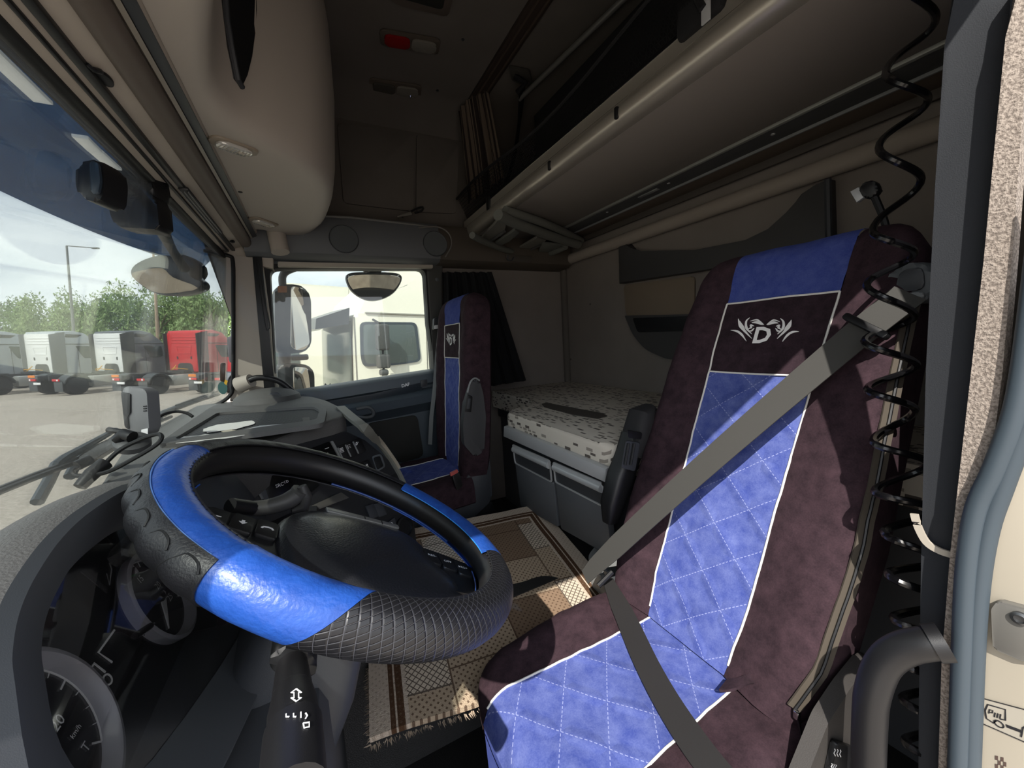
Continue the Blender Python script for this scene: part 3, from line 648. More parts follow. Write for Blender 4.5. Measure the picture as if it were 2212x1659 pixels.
def cover(name, u0, u1, v0, v1, m, r=rr1, parent=sw, wob=0, skew0=0, skew1=0, dep=None):
    nu = max(8, int(abs(u1-u0)/1.5)); nv = max(6, int(abs(v1-v0)/8))
    def f(p, q):
        vv = v0+(v1-v0)*q; U = (u0+skew0*(q-.5))*(1-p)+(u1+skew1*(q-.5))*p
        rad = r+(dep(p, q) if dep else 0)+wob*NZ.noise(V((U*.25, vv*.05, 3)))
        return rimp(D2(U), D2(vv), rad)
    b = B(); grid(b, f, nu, nv, th=-.0018, uvs=lambda p, q: (D2(u0+(u1-u0)*p)*RR, D2(v0+(v1-v0)*q)*r)); return obj(name, b, m, parent)
# angles round the rim: 0 = towards the seat, 90 = passenger side, 180 = windscreen, 270 = door
cover('cover_black_far', 61, 168, -105, 112, M_COVK, wob=.0006)
cover('cover_blue_far', -8, 61, -105, 138, M_COVB, wob=.0004)
cover('cover_diamond', 256, 352, -150, 118, M_COVQ, wob=.0003, skew0=24)
cover('cover_blue_near', 229, 256, -150, 120, M_COVB, wob=.0005, skew1=24, skew0=14)
cover('cover_blue_left', 168, 236, 42, 122, M_COVB, wob=.0006)
def knuckle(p, q):
    k = abs(((p*6.0+.15*math.sin(q*3)) % 1)-.5)*2; w = max(0, 1-abs(q-.58)*2.2)
    return .0004 + .0042*w*(1-k*k)
cover('finger_grip', 174, 234, -95, 42, M_COVK, r=rr1+.0004, dep=knuckle)
cover('cover_blue_under', 172, 231, -150, -96, M_COVB)
for nm, u0, u1, vv, m in (('cover_seam', 168, 355, 120, M_COVK), ('lower_seam', 200, 352, -148, M_COVB), ('grip_seam', 173, 232, 42, mat('frayed_blue', '5E86C8', .8)), ('far_edge', 61, 168, 112, M_COVK), ('blue_edge', 25, 95, 180+80, M_COVB), ('blue_edge', -8, 60, 138, mat('bright_blue_edge', '2C86DC', .5))):
    b = B(); tube(b, [rimp(D2(u0+(u1-u0)*i/60), D2(vv), rr1+(.0008 if nm != 'blue_edge' or vv < 200 else -.002)) for i in range(61)], .0011 if vv < 200 else .002, 6); obj(nm, b, m, sw)
b = B()
for i in range(70):
    U = D2(170+(355-170)*i/69); tube(b, [rimp(U, D2(114), rr1+.0006), rimp(U+.004, D2(127), rr1-.001)], .0006, 5)
o = obj('lace_stitches', b, M_COVK, sw); o['kind'] = 'stuff'
for i in range(6):
    b = B(); U0 = 181+i*9.0
    tube(b, smooth_path([rimp(D2(U0-2.5+5*t*t), D2(-40+66*t), rr1+.0046-.0012*abs(2*t-1)) for t in [j/7 for j in range(8)]]+[rimp(D2(U0+5.5), D2(24), rr1+.0034), rimp(D2(U0+7), D2(12), rr1+.0042)], 3), .0011, 5); obj('grip_crease', b, M_RUBBER, sw)
# worn patch
b = B(); c0 = (243, 62)
grid(b, lambda p, q: rimp(D2(247+(.8+.35*math.sin(7*q))*math.cos(2*PI*q)*p*1.0), D2(58+(9+3*math.sin(9*q))*math.sin(2*PI*q)*p), rr1+.0006), 3, 20); obj('worn_patch', b, mat('worn_leather', '5C6670', .8), sw)
# hub and spokes
HO = [(-.088, .030), (-.070, .060), (-.040, .080), (.03, .090), (.095, .082), (.128, .052), (.140, -.01), (.168, -.066), (.155, -.105), (.06, -.128), (-.005, -.125), (-.05, -.105), (-.075, -.07), (-.088, -.02)]
HO = smooth_path([V((x, y, 0)) for x, y in HO], 4, closed=True); hc = V((.03, -.015, 0)); HO = [hc+(p-hc)*1.07+V((.006, 0, 0)) for p in HO]
def hubring(s, h): return [wp_(hc.x+(p.x-hc.x)*s, hc.y+(p.y-hc.y)*s, h) for p in HO]
M_HUB = mat('grained_black_airbag', '222327', .33, bump=(330, .3, .002), coat=.25)
b = B(); rings(b, [hubring(.9, -.10), hubring(1.02, -.075), hubring(1.03, -.052), hubring(1.0, -.038), hubring(.93, -.026), hubring(.75, -.016), hubring(.5, -.011), hubring(.2, -.010)]); obj('airbag_cover', b, M_HUB, sw)
b = B(); tube(b, hubring(1.015, -.046), .0016, 6, closed=True); obj('hub_seam', b, M_DGREY, sw)
q = [wp_(x, y, -.0165) for x, y in [(-.036, .070), (.088, .078), (.09, .066), (-.034, .056)]]
b = B(); prism(b, rpoly(q, .002), WN*.003, .001); pl = obj('badge_plate', b, mat('badge_silver', '8E8E8A', .35, metal=.5), sw)
for x in (.028, .058):
    b = B(); box(b, wp_(x, .068, -.0132), (.0015, .012, .0012), R=Matrix((WA, WB, WN)).transposed()); obj('plate_gap', b, M_BLACK, pl)
def spoke(pts, h0, h1, name='spoke', m=M_BLACK):
    b = B(); prism(b, rpoly([wp_(x, y, h0) for x, y in pts], .008), WN*(h1-h0), .005); return obj(name, b, m, sw)
spoke([(-.214, .030), (-.15, .030), (-.08, .026), (-.075, -.07), (-.10, -.05), (-.15, -.028), (-.214, -.03)], -.065, -.040)
spoke([(.105, .030), (.16, .022), (.214, .005), (.214, -.085), (.17, -.09), (.12, -.09)], -.055, -.020)
b = B(); rings(b, [[wp_(-.10+x*s, -.055+y*s, h) for x, y in [(-.0, .03), (.035, .03), (.045, -.03), (.03, -.06), (.0, -.035), (-.02, 0)]] for s, h in ((1.1, -.075), (1.1, -.05), (.9, -.042))]); obj('gloss_spoke_inlay', b, mat('gloss_black', '111214', .2), sw)
def wbutton(x0, y0, x1, y1, h, lab, m=M_BLACK):
    dx = (x1-x0)
    q = [wp_(x0, y0, h), wp_(x1, y0-.004, h), wp_(x1, y1-.004, h), wp_(x0, y1, h)]
    b = B(); prism(b, rpoly(q, .004), WN*.006, .002); bt_ = obj('button', b, m, sw)
    b = B(); c = wp_((x0+x1)/2, (y0+y1)/2-.002, h+.0066)
    if lab == '-': line2(b, [c-WA*.005, c+WA*.005], .0014, WN)
    elif lab == 'v':
        prism(b, [c+WA*x+WB*y for x, y in [(-.002, .005), (.002, .005), (.002, 0), (.005, 0), (0, -.006), (-.005, 0), (-.002, 0)]], WN*.0004)
    elif lab == 'p':
        line2(b, [c+WA*x+WB*y for x, y in [(-.007, -.003), (-.005, .001), (0, .0022), (.005, .001), (.007, -.003)]], .0026, WN)
    else: text(b, lab, c, WA, WB, .0085)
    obj('button_symbol', b, M_INK, bt_)
for k, lab in enumerate('-vp'): wbutton(-.178+.030*k, .022, -.151+.030*k, -.022, -.041, lab)
for k, lab in enumerate(('RES-', 'OFF', 'RES+')): wbutton(.122+.026*k, .018-.008*k, .146+.026*k, -.024-.008*k, -.022, lab)
# column shroud and stalks
cl_ = thing('steering_column', 'dark steering column shroud under the wheel', 'steering column', WC-WN*.3)
def cring(h, wa, wb, da=0): return [wp_(da+x*wa, y*wb, h) for x, y in rrect(1, 1, .25, 4)]
b = B(); rings(b, [cring(-.085, .10, .12), cring(-.10, .13, .16), cring(-.20, .16, .19, .01), cring(-.42, .18, .2, .02)]); obj('shroud', b, M_DGREY, cl_)
b = B(); lathe(b, [(.040, -.03), (.045, 0), (.04, .02)], wp_(-.06, .10, -.13), WB+WN*.2, 20); obj('stalk_boot', b, M_BLACK, cl_)
s1_ = thing('retarder_stalk', 'grey hooked stalk above the wheel hub', 'lever', P(560, 1100, Y=.75))
sp_ = smooth_path([P(540, 1098, Y=.77), P(575, 1096, Y=.78), P(615, 1085, Y=.79), P(640, 1070, Y=.80), P(650, 1058, Y=.80)], 5)
b = B(); tube(b, sp_, [.012+.004*min(1, i/12) for i in range(len(sp_))], 12); obj('grip', b, mat('stalk_grey', '4A4946', .5), s1_)
b = B(); tube(b, [P(497, 1092, Y=.74), P(545, 1098, Y=.77)], .012, 12); obj('stem', b, M_BLACK, s1_)
b = B(); tube(b, [P(652, 1050, Y=.80), P(660, 1072, Y=.80), P(655, 1095, Y=.80), P(630, 1104, Y=.795)], [.008, .012, .012, .005], 10); obj('hook_end', b, mat('stalk_dark', '3C3B39', .5), s1_)
s2_ = thing('indicator_stalk', 'black indicator and light stalk with white symbols below the wheel', 'lever', P(632, 1430, Y=.42))
sa, sb, sc_, sd = P(630, 1420, Y=.43), P(632, 1500, Y=.365), P(634, 1570, Y=.325), P(632, 1720, Y=.27)
b = B(); tube(b, [sa, sb], [.013, .016], 18); obj('stem', b, M_BLACK, s2_)
b = B(); tube(b, [sb, sb.lerp(sc_, .5), sc_], [.016, .0185, .0185], 20); obj('collar', b, M_BLACK, s2_)
b = B(); tube(b, [sc_, sc_.lerp(sd, .02), sd], [.0195, .0205, .0215], 20); obj('twist_grip', b, M_BLACK, s2_)
b = B(); tube(b, [sd.lerp(sc_, .55), sd.lerp(sc_, .5)], [.0225, .0225], 20); obj('end_ring', b, M_CHROME, s2_) if 0 else b.free()
b = B(); q = [P(x, y, Y=.415) for x, y in [(590, 1395), (690, 1415), (676, 1480), (575, 1460)]]; prism(b, rpoly(q, .012), (0, .04, 0), .008); obj('stalk_gaiter', b, M_RUBBER, s2_)
ax_ = (sd-sa).normalized(); tov = (-sb).normalized(); tov = (tov-tov.dot(ax_)*ax_).normalized(); sid = ax_.cross(tov)
AX_ = [(sa, .013), (sb, .016), (sb.lerp(sc_, .5), .0185), (sc_, .0195), (sc_.lerp(sd, .02), .0205), (sd, .0215)]
def onst(px, py):                              # first point of the stalk met from the front
    r0 = (MC @ V((px-CX, py-CY, F))).normalized()
    for k in range(1200):
        p = r0*(.1+k*.0005)
        for (p0, q0), (p1, q1) in zip(AX_, AX_[1:]):
            d = p1-p0; t = max(0, min(1, (p-p0).dot(d)/d.length_squared))
            if (p-p0-d*t).length < q0+(q1-q0)*t+.0007: return p
    return r0*.4
b = B()
for pts in ([(640, 1488), (651, 1496), (645, 1496), (645, 1507), (651, 1507), (640, 1515), (629, 1507), (635, 1507), (635, 1496), (629, 1496), (640, 1488)], [(618, 1542), (618, 1548), (625, 1548)], [(634, 1541), (634, 1548), (640, 1548)], [(650, 1538), (650, 1550)], [(660, 1540), (664, 1546), (660, 1552)], [(655, 1562), (668, 1560), (668, 1570), (657, 1572), (655, 1562)]):
    line2(b, [onst(x, y) for x, y in pts], .0009, tov)
obj('stalk_symbols', b, M_INK, s2_)
# ================================================================ instrument cluster
al = D2(22); CN = V((math.cos(al), 0, math.sin(al))); CU = V((-math.sin(al), 0, math.cos(al))); CP = V((-.22, .57, -.31)); CY_ = V((0, 1, 0))
def cq(px, py, h=0): return PP(px, py, CP+CN*h, CN)
ic = thing('instrument_cluster', 'dark instrument panel with round dials left of the wheel', 'instrument panel', CP-CU*.15)
H0 = .045
lens = [cq(x, y, H0) for x, y in [(330, 1640), (200, 1680), (110, 1590), (78, 1450), (75, 1400), (84, 1350), (105, 1300), (140, 1243), (185, 1195), (245, 1150), (300, 1130)]]
lens += [CP+CN*H0+CY_*u+CU*v for u, v in [(.16, .085), (.23, .05), (.25, -.01), (.22, -.075), (.12, -.12)]]
lens = smooth_path(lens, 4, closed=True); lc = sum(lens, V())/len(lens)
def lsc(s, h, dv=0): return [lc+(p-lc)*s+CN*h+CU*dv for p in lens]
b = B(); prism(b, lsc(1.35, -.075), -CN*.01); obj('dial_board', b, mat('dial_black', '0B0B0D', .5), ic)
b = B(); rings(b, [lsc(1.3, -.07), lsc(1.0, 0)], cap=False); obj('shadow_wall', b, mat('dial_wall', '131315', .5), ic)
b = B(); rings(b, [lsc(1.0, 0), lsc(1.12, .016), lsc(1.39, .033, .009), lsc(1.45, .028, .012)], cap=False); obj('bezel', b, mat('bezel_grey', '44474B', .55, bump=(1500, .1)), ic)
b = B(); rings(b, [lsc(1.45, .028, .012), lsc(1.52, .016, .017), lsc(1.565, -.010, .018), lsc(1.565, -.055, .012), lsc(1.5, -.14, 0)], cap=False); obj('hood', b, mat('hood_leather_grain', '686664', .6, bump=(420, .5, .002)), ic)
b = B(); prism(b, lsc(1.0, -.001), CN*.001); obj('lens_cover', b, G_LENS, ic)
HD = -.022
def cm(x, y): return cq(x/3.26, 1150+y/3.26, HD)
def gauge(c, r, nums, a0, a1, name):
    k = CN
    b = B(); lathe(b, [(r*.98, .0), (r*1.0, .012), (r*.93, .014), (r*.86, .006), (r*.85, 0)], c, k, 48, cap=False); ring = obj('dial_ring', b, mat('dial_ring_grey', 'A3A1A8', .4, metal=.1), ic)
    b = B(); lathe(b, [(r*.86, 0), (r*.86, .001), (0, .001)], c, k, 40); fc = obj('dial_face', b, mat('dial_face', '111114', .4), ic)
    b = B()
    for i in range(21):
        a = a0+(a1-a0)*i/20; d = CY_*math.cos(a)+CU*math.sin(a); L = .12 if i % 4 == 0 else .06
        line2(b, [c+d*r*.84+k*.0016, c+d*r*(.84-L)+k*.0016], .0016 if i % 4 == 0 else .0007, k)
    line2(b, [c+(CY_*math.cos(a)+CU*math.sin(a))*r*.845+k*.0018 for a in [a0+(a1-a0)*i/40 for i in range(41)]], .0016, k)
    obj('scale', b, M_INK, fc)
    b = B()
    for s, q, z in nums: text(b, s, q, CY_, CU, z)
    obj('dial_numerals', b, M_INK, fc)
    return fc
c1 = cq(335, 1293, HD); g1 = gauge(c1, .068, [(s, cm(x, y)+CN*.002, .0135) for s, x, y in (('15', 975, 340), ('20', 1100, 382), ('25', 1184, 465), ('10', 898, 463), ('5', 988, 615), ('0', 1083, 667))], 3.9, -.6, 'a')
b = B(); prism(b, [cm(1098, 520)+CN*.006, cm(1110, 430)+CN*.006, cm(1125, 440)+CN*.006, cm(1150, 702)+CN*.006], CN*.0015); obj('needle', b, mat('needle_white', 'C8C8C8', .5), g1)
b = B(); lathe(b, [(.008, .001), (.008, .009), (.006, .011)], cm(1085, 475), CN, 16); obj('needle_cap', b, M_BLACK, g1)
b = B(); line2(b, [cm(x, y)+CN*.0022 for x, y in [(855, 420), (865, 380), (885, 345), (910, 318), (940, 305)]], .0018, CN); obj('green_band', b, mat('green_band', '3F7A4A', .6), g1)
b = B(); prism(b, [cm(932, 258)+CN*.003, cm(955, 290)+CN*.003, cm(930, 305)+CN*.003], CN*.001); obj('pointer_mark', b, M_INK, g1)
c2 = cq(55, 1640, HD); g2 = gauge(c2, .085, [('20', cm(385, 1356)+CN*.002, .0145), ('T', cm(585, 1527)+CN*.002, .0125), ('km/h', cm(512, 1415)+CN*.002, .007)], 4.2, -.8, 'b')
b = B(); lathe(b, [(.0045, 0), (.0045, .012), (.003, .014)], cm(520, 1000) if 0 else cq(308, 1368, HD+.0), (CN+CY_*.6-CU*.3), 12); tube(b, [cq(290, 1375, .0), cq(325, 1352, .004)], .0038, 10); obj('reset_pin', b, M_BLACK, ic)
b = B()
for pts in ([(800, 690), (685, 850), (783, 920)], [(735, 990), (655, 927), (622, 985), (635, 1035), (710, 1093), (738, 1073)]): line2(b, [cm(x, y)+CN*.001 for x, y in pts], .0022, CN)
o_ = cm(750, 1041)+CN*.001; line2(b, [o_+CY_*.0055*math.cos(a)+CU*.0055*math.sin(a) for a in [2*PI*i/20 for i in range(21)]], .0018, CN); obj('lorry_symbol', b, M_INK, ic)
b = B(); line2(b, [cm(770, 215), cm(787, 260), cm(770, 370), cm(752, 290)], .0014, CN); obj('small_needle', b, mat('dim_print', '8C8C90', .6), ic)
b = B(); prism(b, [cm(x, y) for x, y in [(590, 262), (750, 395), (748, 430), (562, 278)]], CN*.001); obj('display_bar', b, mat('dim_bar', '2A2A2E', .5), ic)
b = B(); text(b, '90', cm(345, 1050), CY_, CU, .012); obj('warning_text', b, mat('dim_print', '8C8C90', .6), ic)
# ================================================================ dashboard
da = thing('dashboard', 'dark grey dashboard with tray on top and switch panel', 'dashboard', (-.1, 1.2, -1.0))
M_DTOP = mat('dash_top', '5B5A58', .6, bump=(500, .35, .002))
def dz(x, y): return -.205-.05*max(0, min(1, (1.35-y)/.5))
plan = [(-.47, 2.06), (-.12, 2.06), (-.03, 1.93), (.02, 1.74), (.060, 1.5), (.066, 1.29), (-.109, 1.159), (-.19, .98), (-.24, .80), (-.27, .66), (-.33, .66), (-.365, .82), (-.40, 1.0), (-.45, 1.3)]
pl_ = rpoly([V((x, y, 0)) for x, y in plan], .05, 3)
b = B(); rings(b, [[V((p.x, p.y, dz(p.x, p.y)+dh))+(V((-.2, 1.3, 0))-V((p.x, p.y, 0)))*ins for p in pl_] for dh, ins in ((-.10, .0), (-.05, -.004), (-.018, -.004), (-.004, .012), (0, .04))]); obj('top_pad', b, M_DTOP, da)
tz = -.196
tr_o = rpoly([P(x, y, Z=tz) for x, y in [(448, 884), (690, 870), (706, 884), (700, 914), (560, 934), (338, 960)]], .03, 4)
tr_i = rpoly([P(x, y, Z=tz) for x, y in [(470, 891), (676, 878), (690, 886), (684, 906), (550, 924), (372, 950)]], .03, 4)
b = B(); frame(b, tr_o, tr_i, (0, 0, -.012), match=True); obj('tray_rim', b, M_DTOP, da)
def ribbed(nb, bs):
    x, y, z = nb.xyz(nb.coord()); nb.nt.links.new(nb.bump(nb.m('SINE', nb.m('MULTIPLY', nb.m('ADD', x, nb.m('MULTIPLY', y, .5)), 700)), .5, .002), bs.inputs['Normal'])
b = B(); prism(b, [p+V((0, 0, -.008)) for p in tr_i], (0, 0, -.004)); obj('tray_mat', b, mat('ribbed_tray', '2E2F31', .6, fn=ribbed), da)
b = B(); prism(b, rpoly([P(x, y, Z=tz-.006) for x, y in [(652, 902), (668, 901), (670, 910), (655, 911)]], .003), (0, 0, -.002)); obj('tray_socket', b, M_BLACK, da)
# centre stack
SA, SB, SCp = P(751, 925, Z=-.25), P(603, 967, Z=-.25), P(890, 1130, Z=-.6)
SN = (SB-SA).cross(SCp-SA).normalized()
if SN.dot(-SA) < 0: SN = -SN
SU = (SA-SB).normalized(); SV = SN.cross(SU)
def sp2(px, py, h=0): return PP(px, py, SA+SN*h, SN)
q = [sp2(x, y) for x, y in [(748, 930), (790, 950), (840, 992), (872, 1040), (892, 1100), (905, 1200), (880, 1330), (640, 1330), (420, 1180), (430, 1080), (500, 1010), (603, 970)]]
b = B(); prism(b, q, -SN*.12, .006); obj('stack_panel', b, mat('stack_black', '26272A', .5, bump=(1300, .15)), da)
def spanel(name, pts, m, parent=da, h=.0, t=.004, r=.004, bev=.0015):
    b = B(); prism(b, rpoly([sp2(x, y, h) for x, y in pts], r), SN*t, bev); return obj(name, b, m, parent)
M_GLOSS = mat('dark_screen', '0A0B0D', .25)
def sym(parent, px, py, kind, s=1.0):
    b = B(); c = sp2(px, py, .0095); L = lambda pts, w=.001: line2(b, [c+SU*x*s+SV*y*s for x, y in pts], w, SN)
    if kind == 'grid':
        for k in range(3): L([(-.006, .004-.004*k), (.006, .004-.004*k)], .0018)
        L([(-.006, -.008), (.006, -.008)])
    elif kind == 'flag': L([(-.005, -.006), (-.005, .005), (.005, .005)]); L([(-.002, 0), (.004, 0)]); L([(0, -.004), (.005, -.004)])
    elif kind == 'up': L([(-.006, -.005), (-.002, .003), (.001, .004), (.002, -.002), (-.004, -.005)], .0018); L([(.004, .002), (.007, .002)]); L([(.0055, .0035), (.0055, .0005)])
    elif kind == 'bar': L([(-.004, 0), (.004, 0)], .0016)
    elif kind == 'blob': L([(-.005, .004), (-.001, -.002), (.004, .003), (.001, .005), (-.002, -.004), (.005, -.005)], .002)
    obj('switch_symbol', b, M_INK, parent)
bl1 = spanel('switch_block', [(724, 966), (776, 945), (790, 974), (742, 997)], M_BLACK)
for k, kd in enumerate(('grid', 'flag', 'up')):
    x, y = 727+16.5*k, 966-6.7*k
    w_ = spanel('switch', [(x, y), (x+15, y-6), (x+28, y+23), (x+14, y+29)], M_BLACK, da, .004, .004, .002); sym(w_, x+11, y+5, kd)
    spanel('switch_ridge', [(x+1, y+2), (x+3.5, y+1), (x+15.5, y+27), (x+13, y+28)], M_GREYL, w_, .008, .0015, .0005, .0004)
bl2 = spanel('switch_block', [(762, 1007), (795, 992), (812, 1026), (780, 1046)], M_BLACK)
for k, kd in enumerate(('blob', 'blob')):
    x, y = 768+15*k, 1008-7*k
    w_ = spanel('switch', [(x, y), (x+13, y-6), (x+27, y+22), (x+14, y+28)], M_BLACK, da, .004, .004, .002); sym(w_, x+10, y+4, kd, .8); sym(w_, x+18, y+19, 'bar', .5)
spanel('slot_rim', [(802, 986), (822, 980), (832, 1008), (814, 1020)], M_GREYP, da, 0, .003, .008); spanel('slot', [(806, 989), (820, 985), (828, 1007), (815, 1015)], M_RUBBER, da, .003, .001, .006)
dsy = spanel('display', [(640, 980), (710, 954), (736, 1002), (672, 1030)], M_GLOSS)
b = B()
for a in range(6):
    d = SU*math.cos(a*1.05)+SV*math.sin(a*1.05); c = sp2(707, 985, .006); line2(b, [c+d*.006, c+d*.010], .0014, SN)
c = sp2(707, 968, .006); line2(b, [c-SU*.008, c+SU*.006], .0014, SN); obj('display_symbols', b, M_INK, dsy)
spanel('trim_bar', [(712, 954), (717, 953), (742, 998), (737, 1000)], M_GREYL, da, 0, .005, .001)
rd = spanel('radio', [(566, 1035), (640, 1010), (690, 1048), (640, 1090), (580, 1090)], M_GLOSS)
b = B(); text(b, 'SRC', sp2(604, 1048, .006), SU, SV, .012); text(b, 'CD', sp2(618, 1041, .006), SU, SV, .009); obj('radio_lettering', b, M_INK, rd)
spanel('trim_bar', [(537, 1027), (542, 1025), (568, 1078), (562, 1080)], M_GREYL, da, 0, .005, .001)
spanel('trim_panel', [(545, 1028), (562, 1030), (580, 1080), (568, 1080)], M_GREYP, da, 0, .004, .001)
spanel('trim_strip', [(660, 1098), (735, 1064), (752, 1076), (668, 1108)], mat('satin_strip', '55534F', .4), da, 0, .005, .002)
for (x, y) in ((788, 1094), (806, 1090)): spanel('switch', [(x, y), (x+16, y-5), (x+28, y+22), (x+10, y+28)], M_DGREY, da, .002, .005, .002)
w_ = spanel('switch', [(835, 1130), (850, 1118), (858, 1148), (842, 1152)], M_DGREY, da, .0, .005, .002)
b = B(); c = sp2(846, 1133, .006); line2(b, [c+SU*.005*math.cos(a)+SV*.006*math.sin(a) for a in [2*PI*i/12 for i in range(13)]], .0016, SN); obj('switch_symbol', b, M_INK, w_)
b = B(); o2 = sp2(872, 1140, .0); lathe(b, [(.035, 0), (.035, .008), (.028, .010), (.026, .004), (0, .004)], o2, SN, 28); obj('cup_ring', b, M_BLACK, da)
spanel('red_knob', [(853, 1046), (862, 1042), (868, 1054), (858, 1058)], mat('red_knob', 'C4202A', .4), da, 0, .012, .002)
spanel('stack_recess', [(820, 1045), (856, 1020), (878, 1060), (870, 1090), (838, 1070)], M_RUBBER, da, 0, .001, .01)
# pale end moulding running down the passenger side of the stack
b = B(); ed = smooth_path([P(735, 880, Z=-.205), P(760, 902, Z=-.215), P(788, 925, Z=-.235)]+[sp2(x, y, .004) for x, y in [(822, 962), (852, 1004), (874, 1048)]], 5)
ribbon(b, ed, [SU]*len(ed), [.028]*12+[.024]*(len(ed)-24)+[.014]*12, .010); obj('end_moulding', b, mat('pale_moulding', '77776F', .55, bump=(600, .2)), da)
b = B(); ribbon(b, [p+SN*.007+SU*.006 for p in ed[13:22]], SU, .012, .002); obj('white_tape', b, M_WHITEP, da)
# vent dome beside the right pillar, grab handle above it
b = B(); dc_ = P(575, 880, Y=1.93); lathe(b, [(.13, 0), (.12, .035), (.09, .055), (.05, .065), (0, .068)], V((-.20, 1.93, -.22)), (0, 0, 1), 28); vd = obj('vent_dome', b, M_DTOP, da)
b = B(); prism(b, rpoly([P(x, y, Y=1.84) for x, y in [(566, 866), (580, 850), (600, 846), (622, 866)]], .008), (0, -.008, 0), .003); obj('vent_grille', b, M_DGREY, da)
b = B(); box(b, (-.20, .66, -.72), (.34, 1.1, .62), bev=.03); obj('knee_panel', b, M_DGREY, da)
b = B(); box(b, (-.22, 1.6, -.62), (.34, .9, .72), bev=.04); obj('glovebox_body', b, M_DGREY, da)
# papers on the tray
def paper(name, pts, z, label, m):
    rnd = random.Random(len(pts)); q = []
    pts = [P(x, y, Z=z) for x, y in pts]
    for i, p in enumerate(pts):
        n_ = pts[(i+1) % len(pts)]
        for k in range(4): q.append(p.lerp(n_, k/4)+V((rnd.uniform(-1, 1), rnd.uniform(-1, 1), 0))*.003)
    b = B(); prism(b, q, (0, 0, .0012)); o = obj(name, b, m, smooth=False); return tag(o, label, 'paper')
M_PAPER = mat('paper', 'E6E5E0', .8, bump=(90, .3, .004))
paper('paper_slip', [(437, 928), (470, 918), (545, 909), (551, 916), (510, 927), (446, 935)], tz-.006, 'short crumpled paper slip lying farther back in the dash tray', M_PAPER)
paper('torn_paper', [(380, 958), (396, 944), (440, 940), (510, 937), (530, 928), (562, 920), (622, 916), (628, 919), (598, 925), (550, 937), (470, 950)], tz-.003, 'long torn white paper strip along the front rim of the dash tray', M_PAPER)
paper('paper_scrap', [(480, 932), (500, 928), (508, 931), (486, 936)], tz-.004, 'tiny buff paper scrap between the two papers in the dash tray', mat('buff_paper', 'BEB6A4', .8))
# passenger grab handle on the pillar
gh = thing('grab_handle', 'curved black grab handle from the far windscreen pillar to the dash', 'handle', P(600, 850, Y=1.93))
b = B(); tube(b, smooth_path([P(x, y, Y=1.95) for x, y in [(538, 822), (556, 816), (585, 818), (610, 828), (636, 850), (655, 872)]], 6), .0125, 12); obj('rail', b, M_BLACK, gh)
b = B(); tube(b, [P(516, 832, Y=1.98), P(543, 822, Y=1.955)], [.034, .028], 16); obj('mount', b, M_BEIGE2, gh)
# ================================================================ toll unit, its holder and cables on the dash
tb = thing('toll_unit', 'grey and black toll box standing on the dash in front of the windscreen', 'toll box', PD(292, 925, .86))
def Q(x, y, d=.86): return PD(x, y, d)
b = B(); prism(b, rpoly([Q(x, y) for x, y in [(263, 842), (270, 834), (308, 838), (317, 848), (322, 930), (306, 944), (270, 925)]], .006), FWD*.03, .004); obj('body', b, mat('toll_grey', '77787A', .5), tb)
b = B(); prism(b, rpoly([Q(x, y, .859) for x, y in [(263, 846), (283, 850), (283, 893), (277, 898), (280, 928), (271, 922)]], .003), -FWD*.002, .001); obj('dark_face', b, M_BLACK, tb)
b = B(); prism(b, rpoly([Q(x, y, .859) for x, y in [(306, 928), (320, 925), (320, 941), (306, 946)]], .001), -FWD*.001); obj('barcode_label', b, M_INK, tb)
b = B()
for k in range(3): prism(b, [Q(x, y, .859) for x, y in [(310, 877+5*k), (317, 876+5*k), (317, 878+5*k), (310, 879+5*k)]], -FWD*.001)
obj('vent_slots', b, M_BLACK, tb)
hdv = thing('phone_holder', 'black jointed suction holder lying on the dash behind the wheel', 'holder', PD(250, 985, .82))
b = B(); prism(b, rpoly([Q(x, y, .80) for x, y in [(166, 990), (250, 938), (266, 952), (184, 1004)]], .006), FWD*.02, .003); obj('arm', b, mat('holder_grey', '3C3D3E', .5), hdv)
b = B(); lathe(b, [(.030, 0), (.030, .012), (.024, .018), (.01, .020), (0, .02)], Q(287, 962, .82), (RIGHT*.3-FWD*.4+UP*.8), 24); obj('suction_cup', b, mat('cup_grey', '505152', .5), hdv)
b = B(); tube(b, [Q(254, 950, .80), Q(268, 938, .80), Q(286, 944, .80)], .012, 10); obj('joint', b, M_BLACK, hdv)
b = B(); tube(b, [Q(234, 928, .80), Q(268, 934, .80)], .006, 8); obj('clamp_lever', b, M_BLACK, hdv)
cb = thing('power_cable', 'black looped power cable with plug lying across the dash behind the wheel', 'cable', Q(230, 1010, .78))
b = B(); tube(b, smooth_path([Q(x, y, d) for x, y, d in [(186, 1000, .76), (164, 1012, .75), (158, 1022, .74), (172, 1028, .74), (230, 1020, .74), (290, 990, .75), (336, 962, .77), (349, 946, .78), (342, 938, .79), (312, 946, .79), (262, 970, .78), (228, 1000, .76)]], 6), .0042, 8); obj('cord', b, M_RUBBER, cb)
b = B(); tube(b, [Q(166, 1006, .75), Q(196, 992, .77)], .010, 10); obj('plug', b, M_BLACK, cb)
b = B(); tube(b, [Q(172, 1052, .72), Q(200, 1022, .74), Q(228, 1000, .76)], [.010, .013, .013], 12); obj('socket_plug', b, M_BLACK, cb)
c2_ = thing('thin_cable', 'thin black cable arching from the toll box over the dash edge', 'cable', Q(340, 915, .9))
b = B(); tube(b, smooth_path([Q(x, y, .92) for x, y in [(318, 940), (334, 912), (352, 896), (380, 889), (402, 892), (416, 900)]], 6), .0035, 8); obj('cord', b, M_RUBBER, c2_)
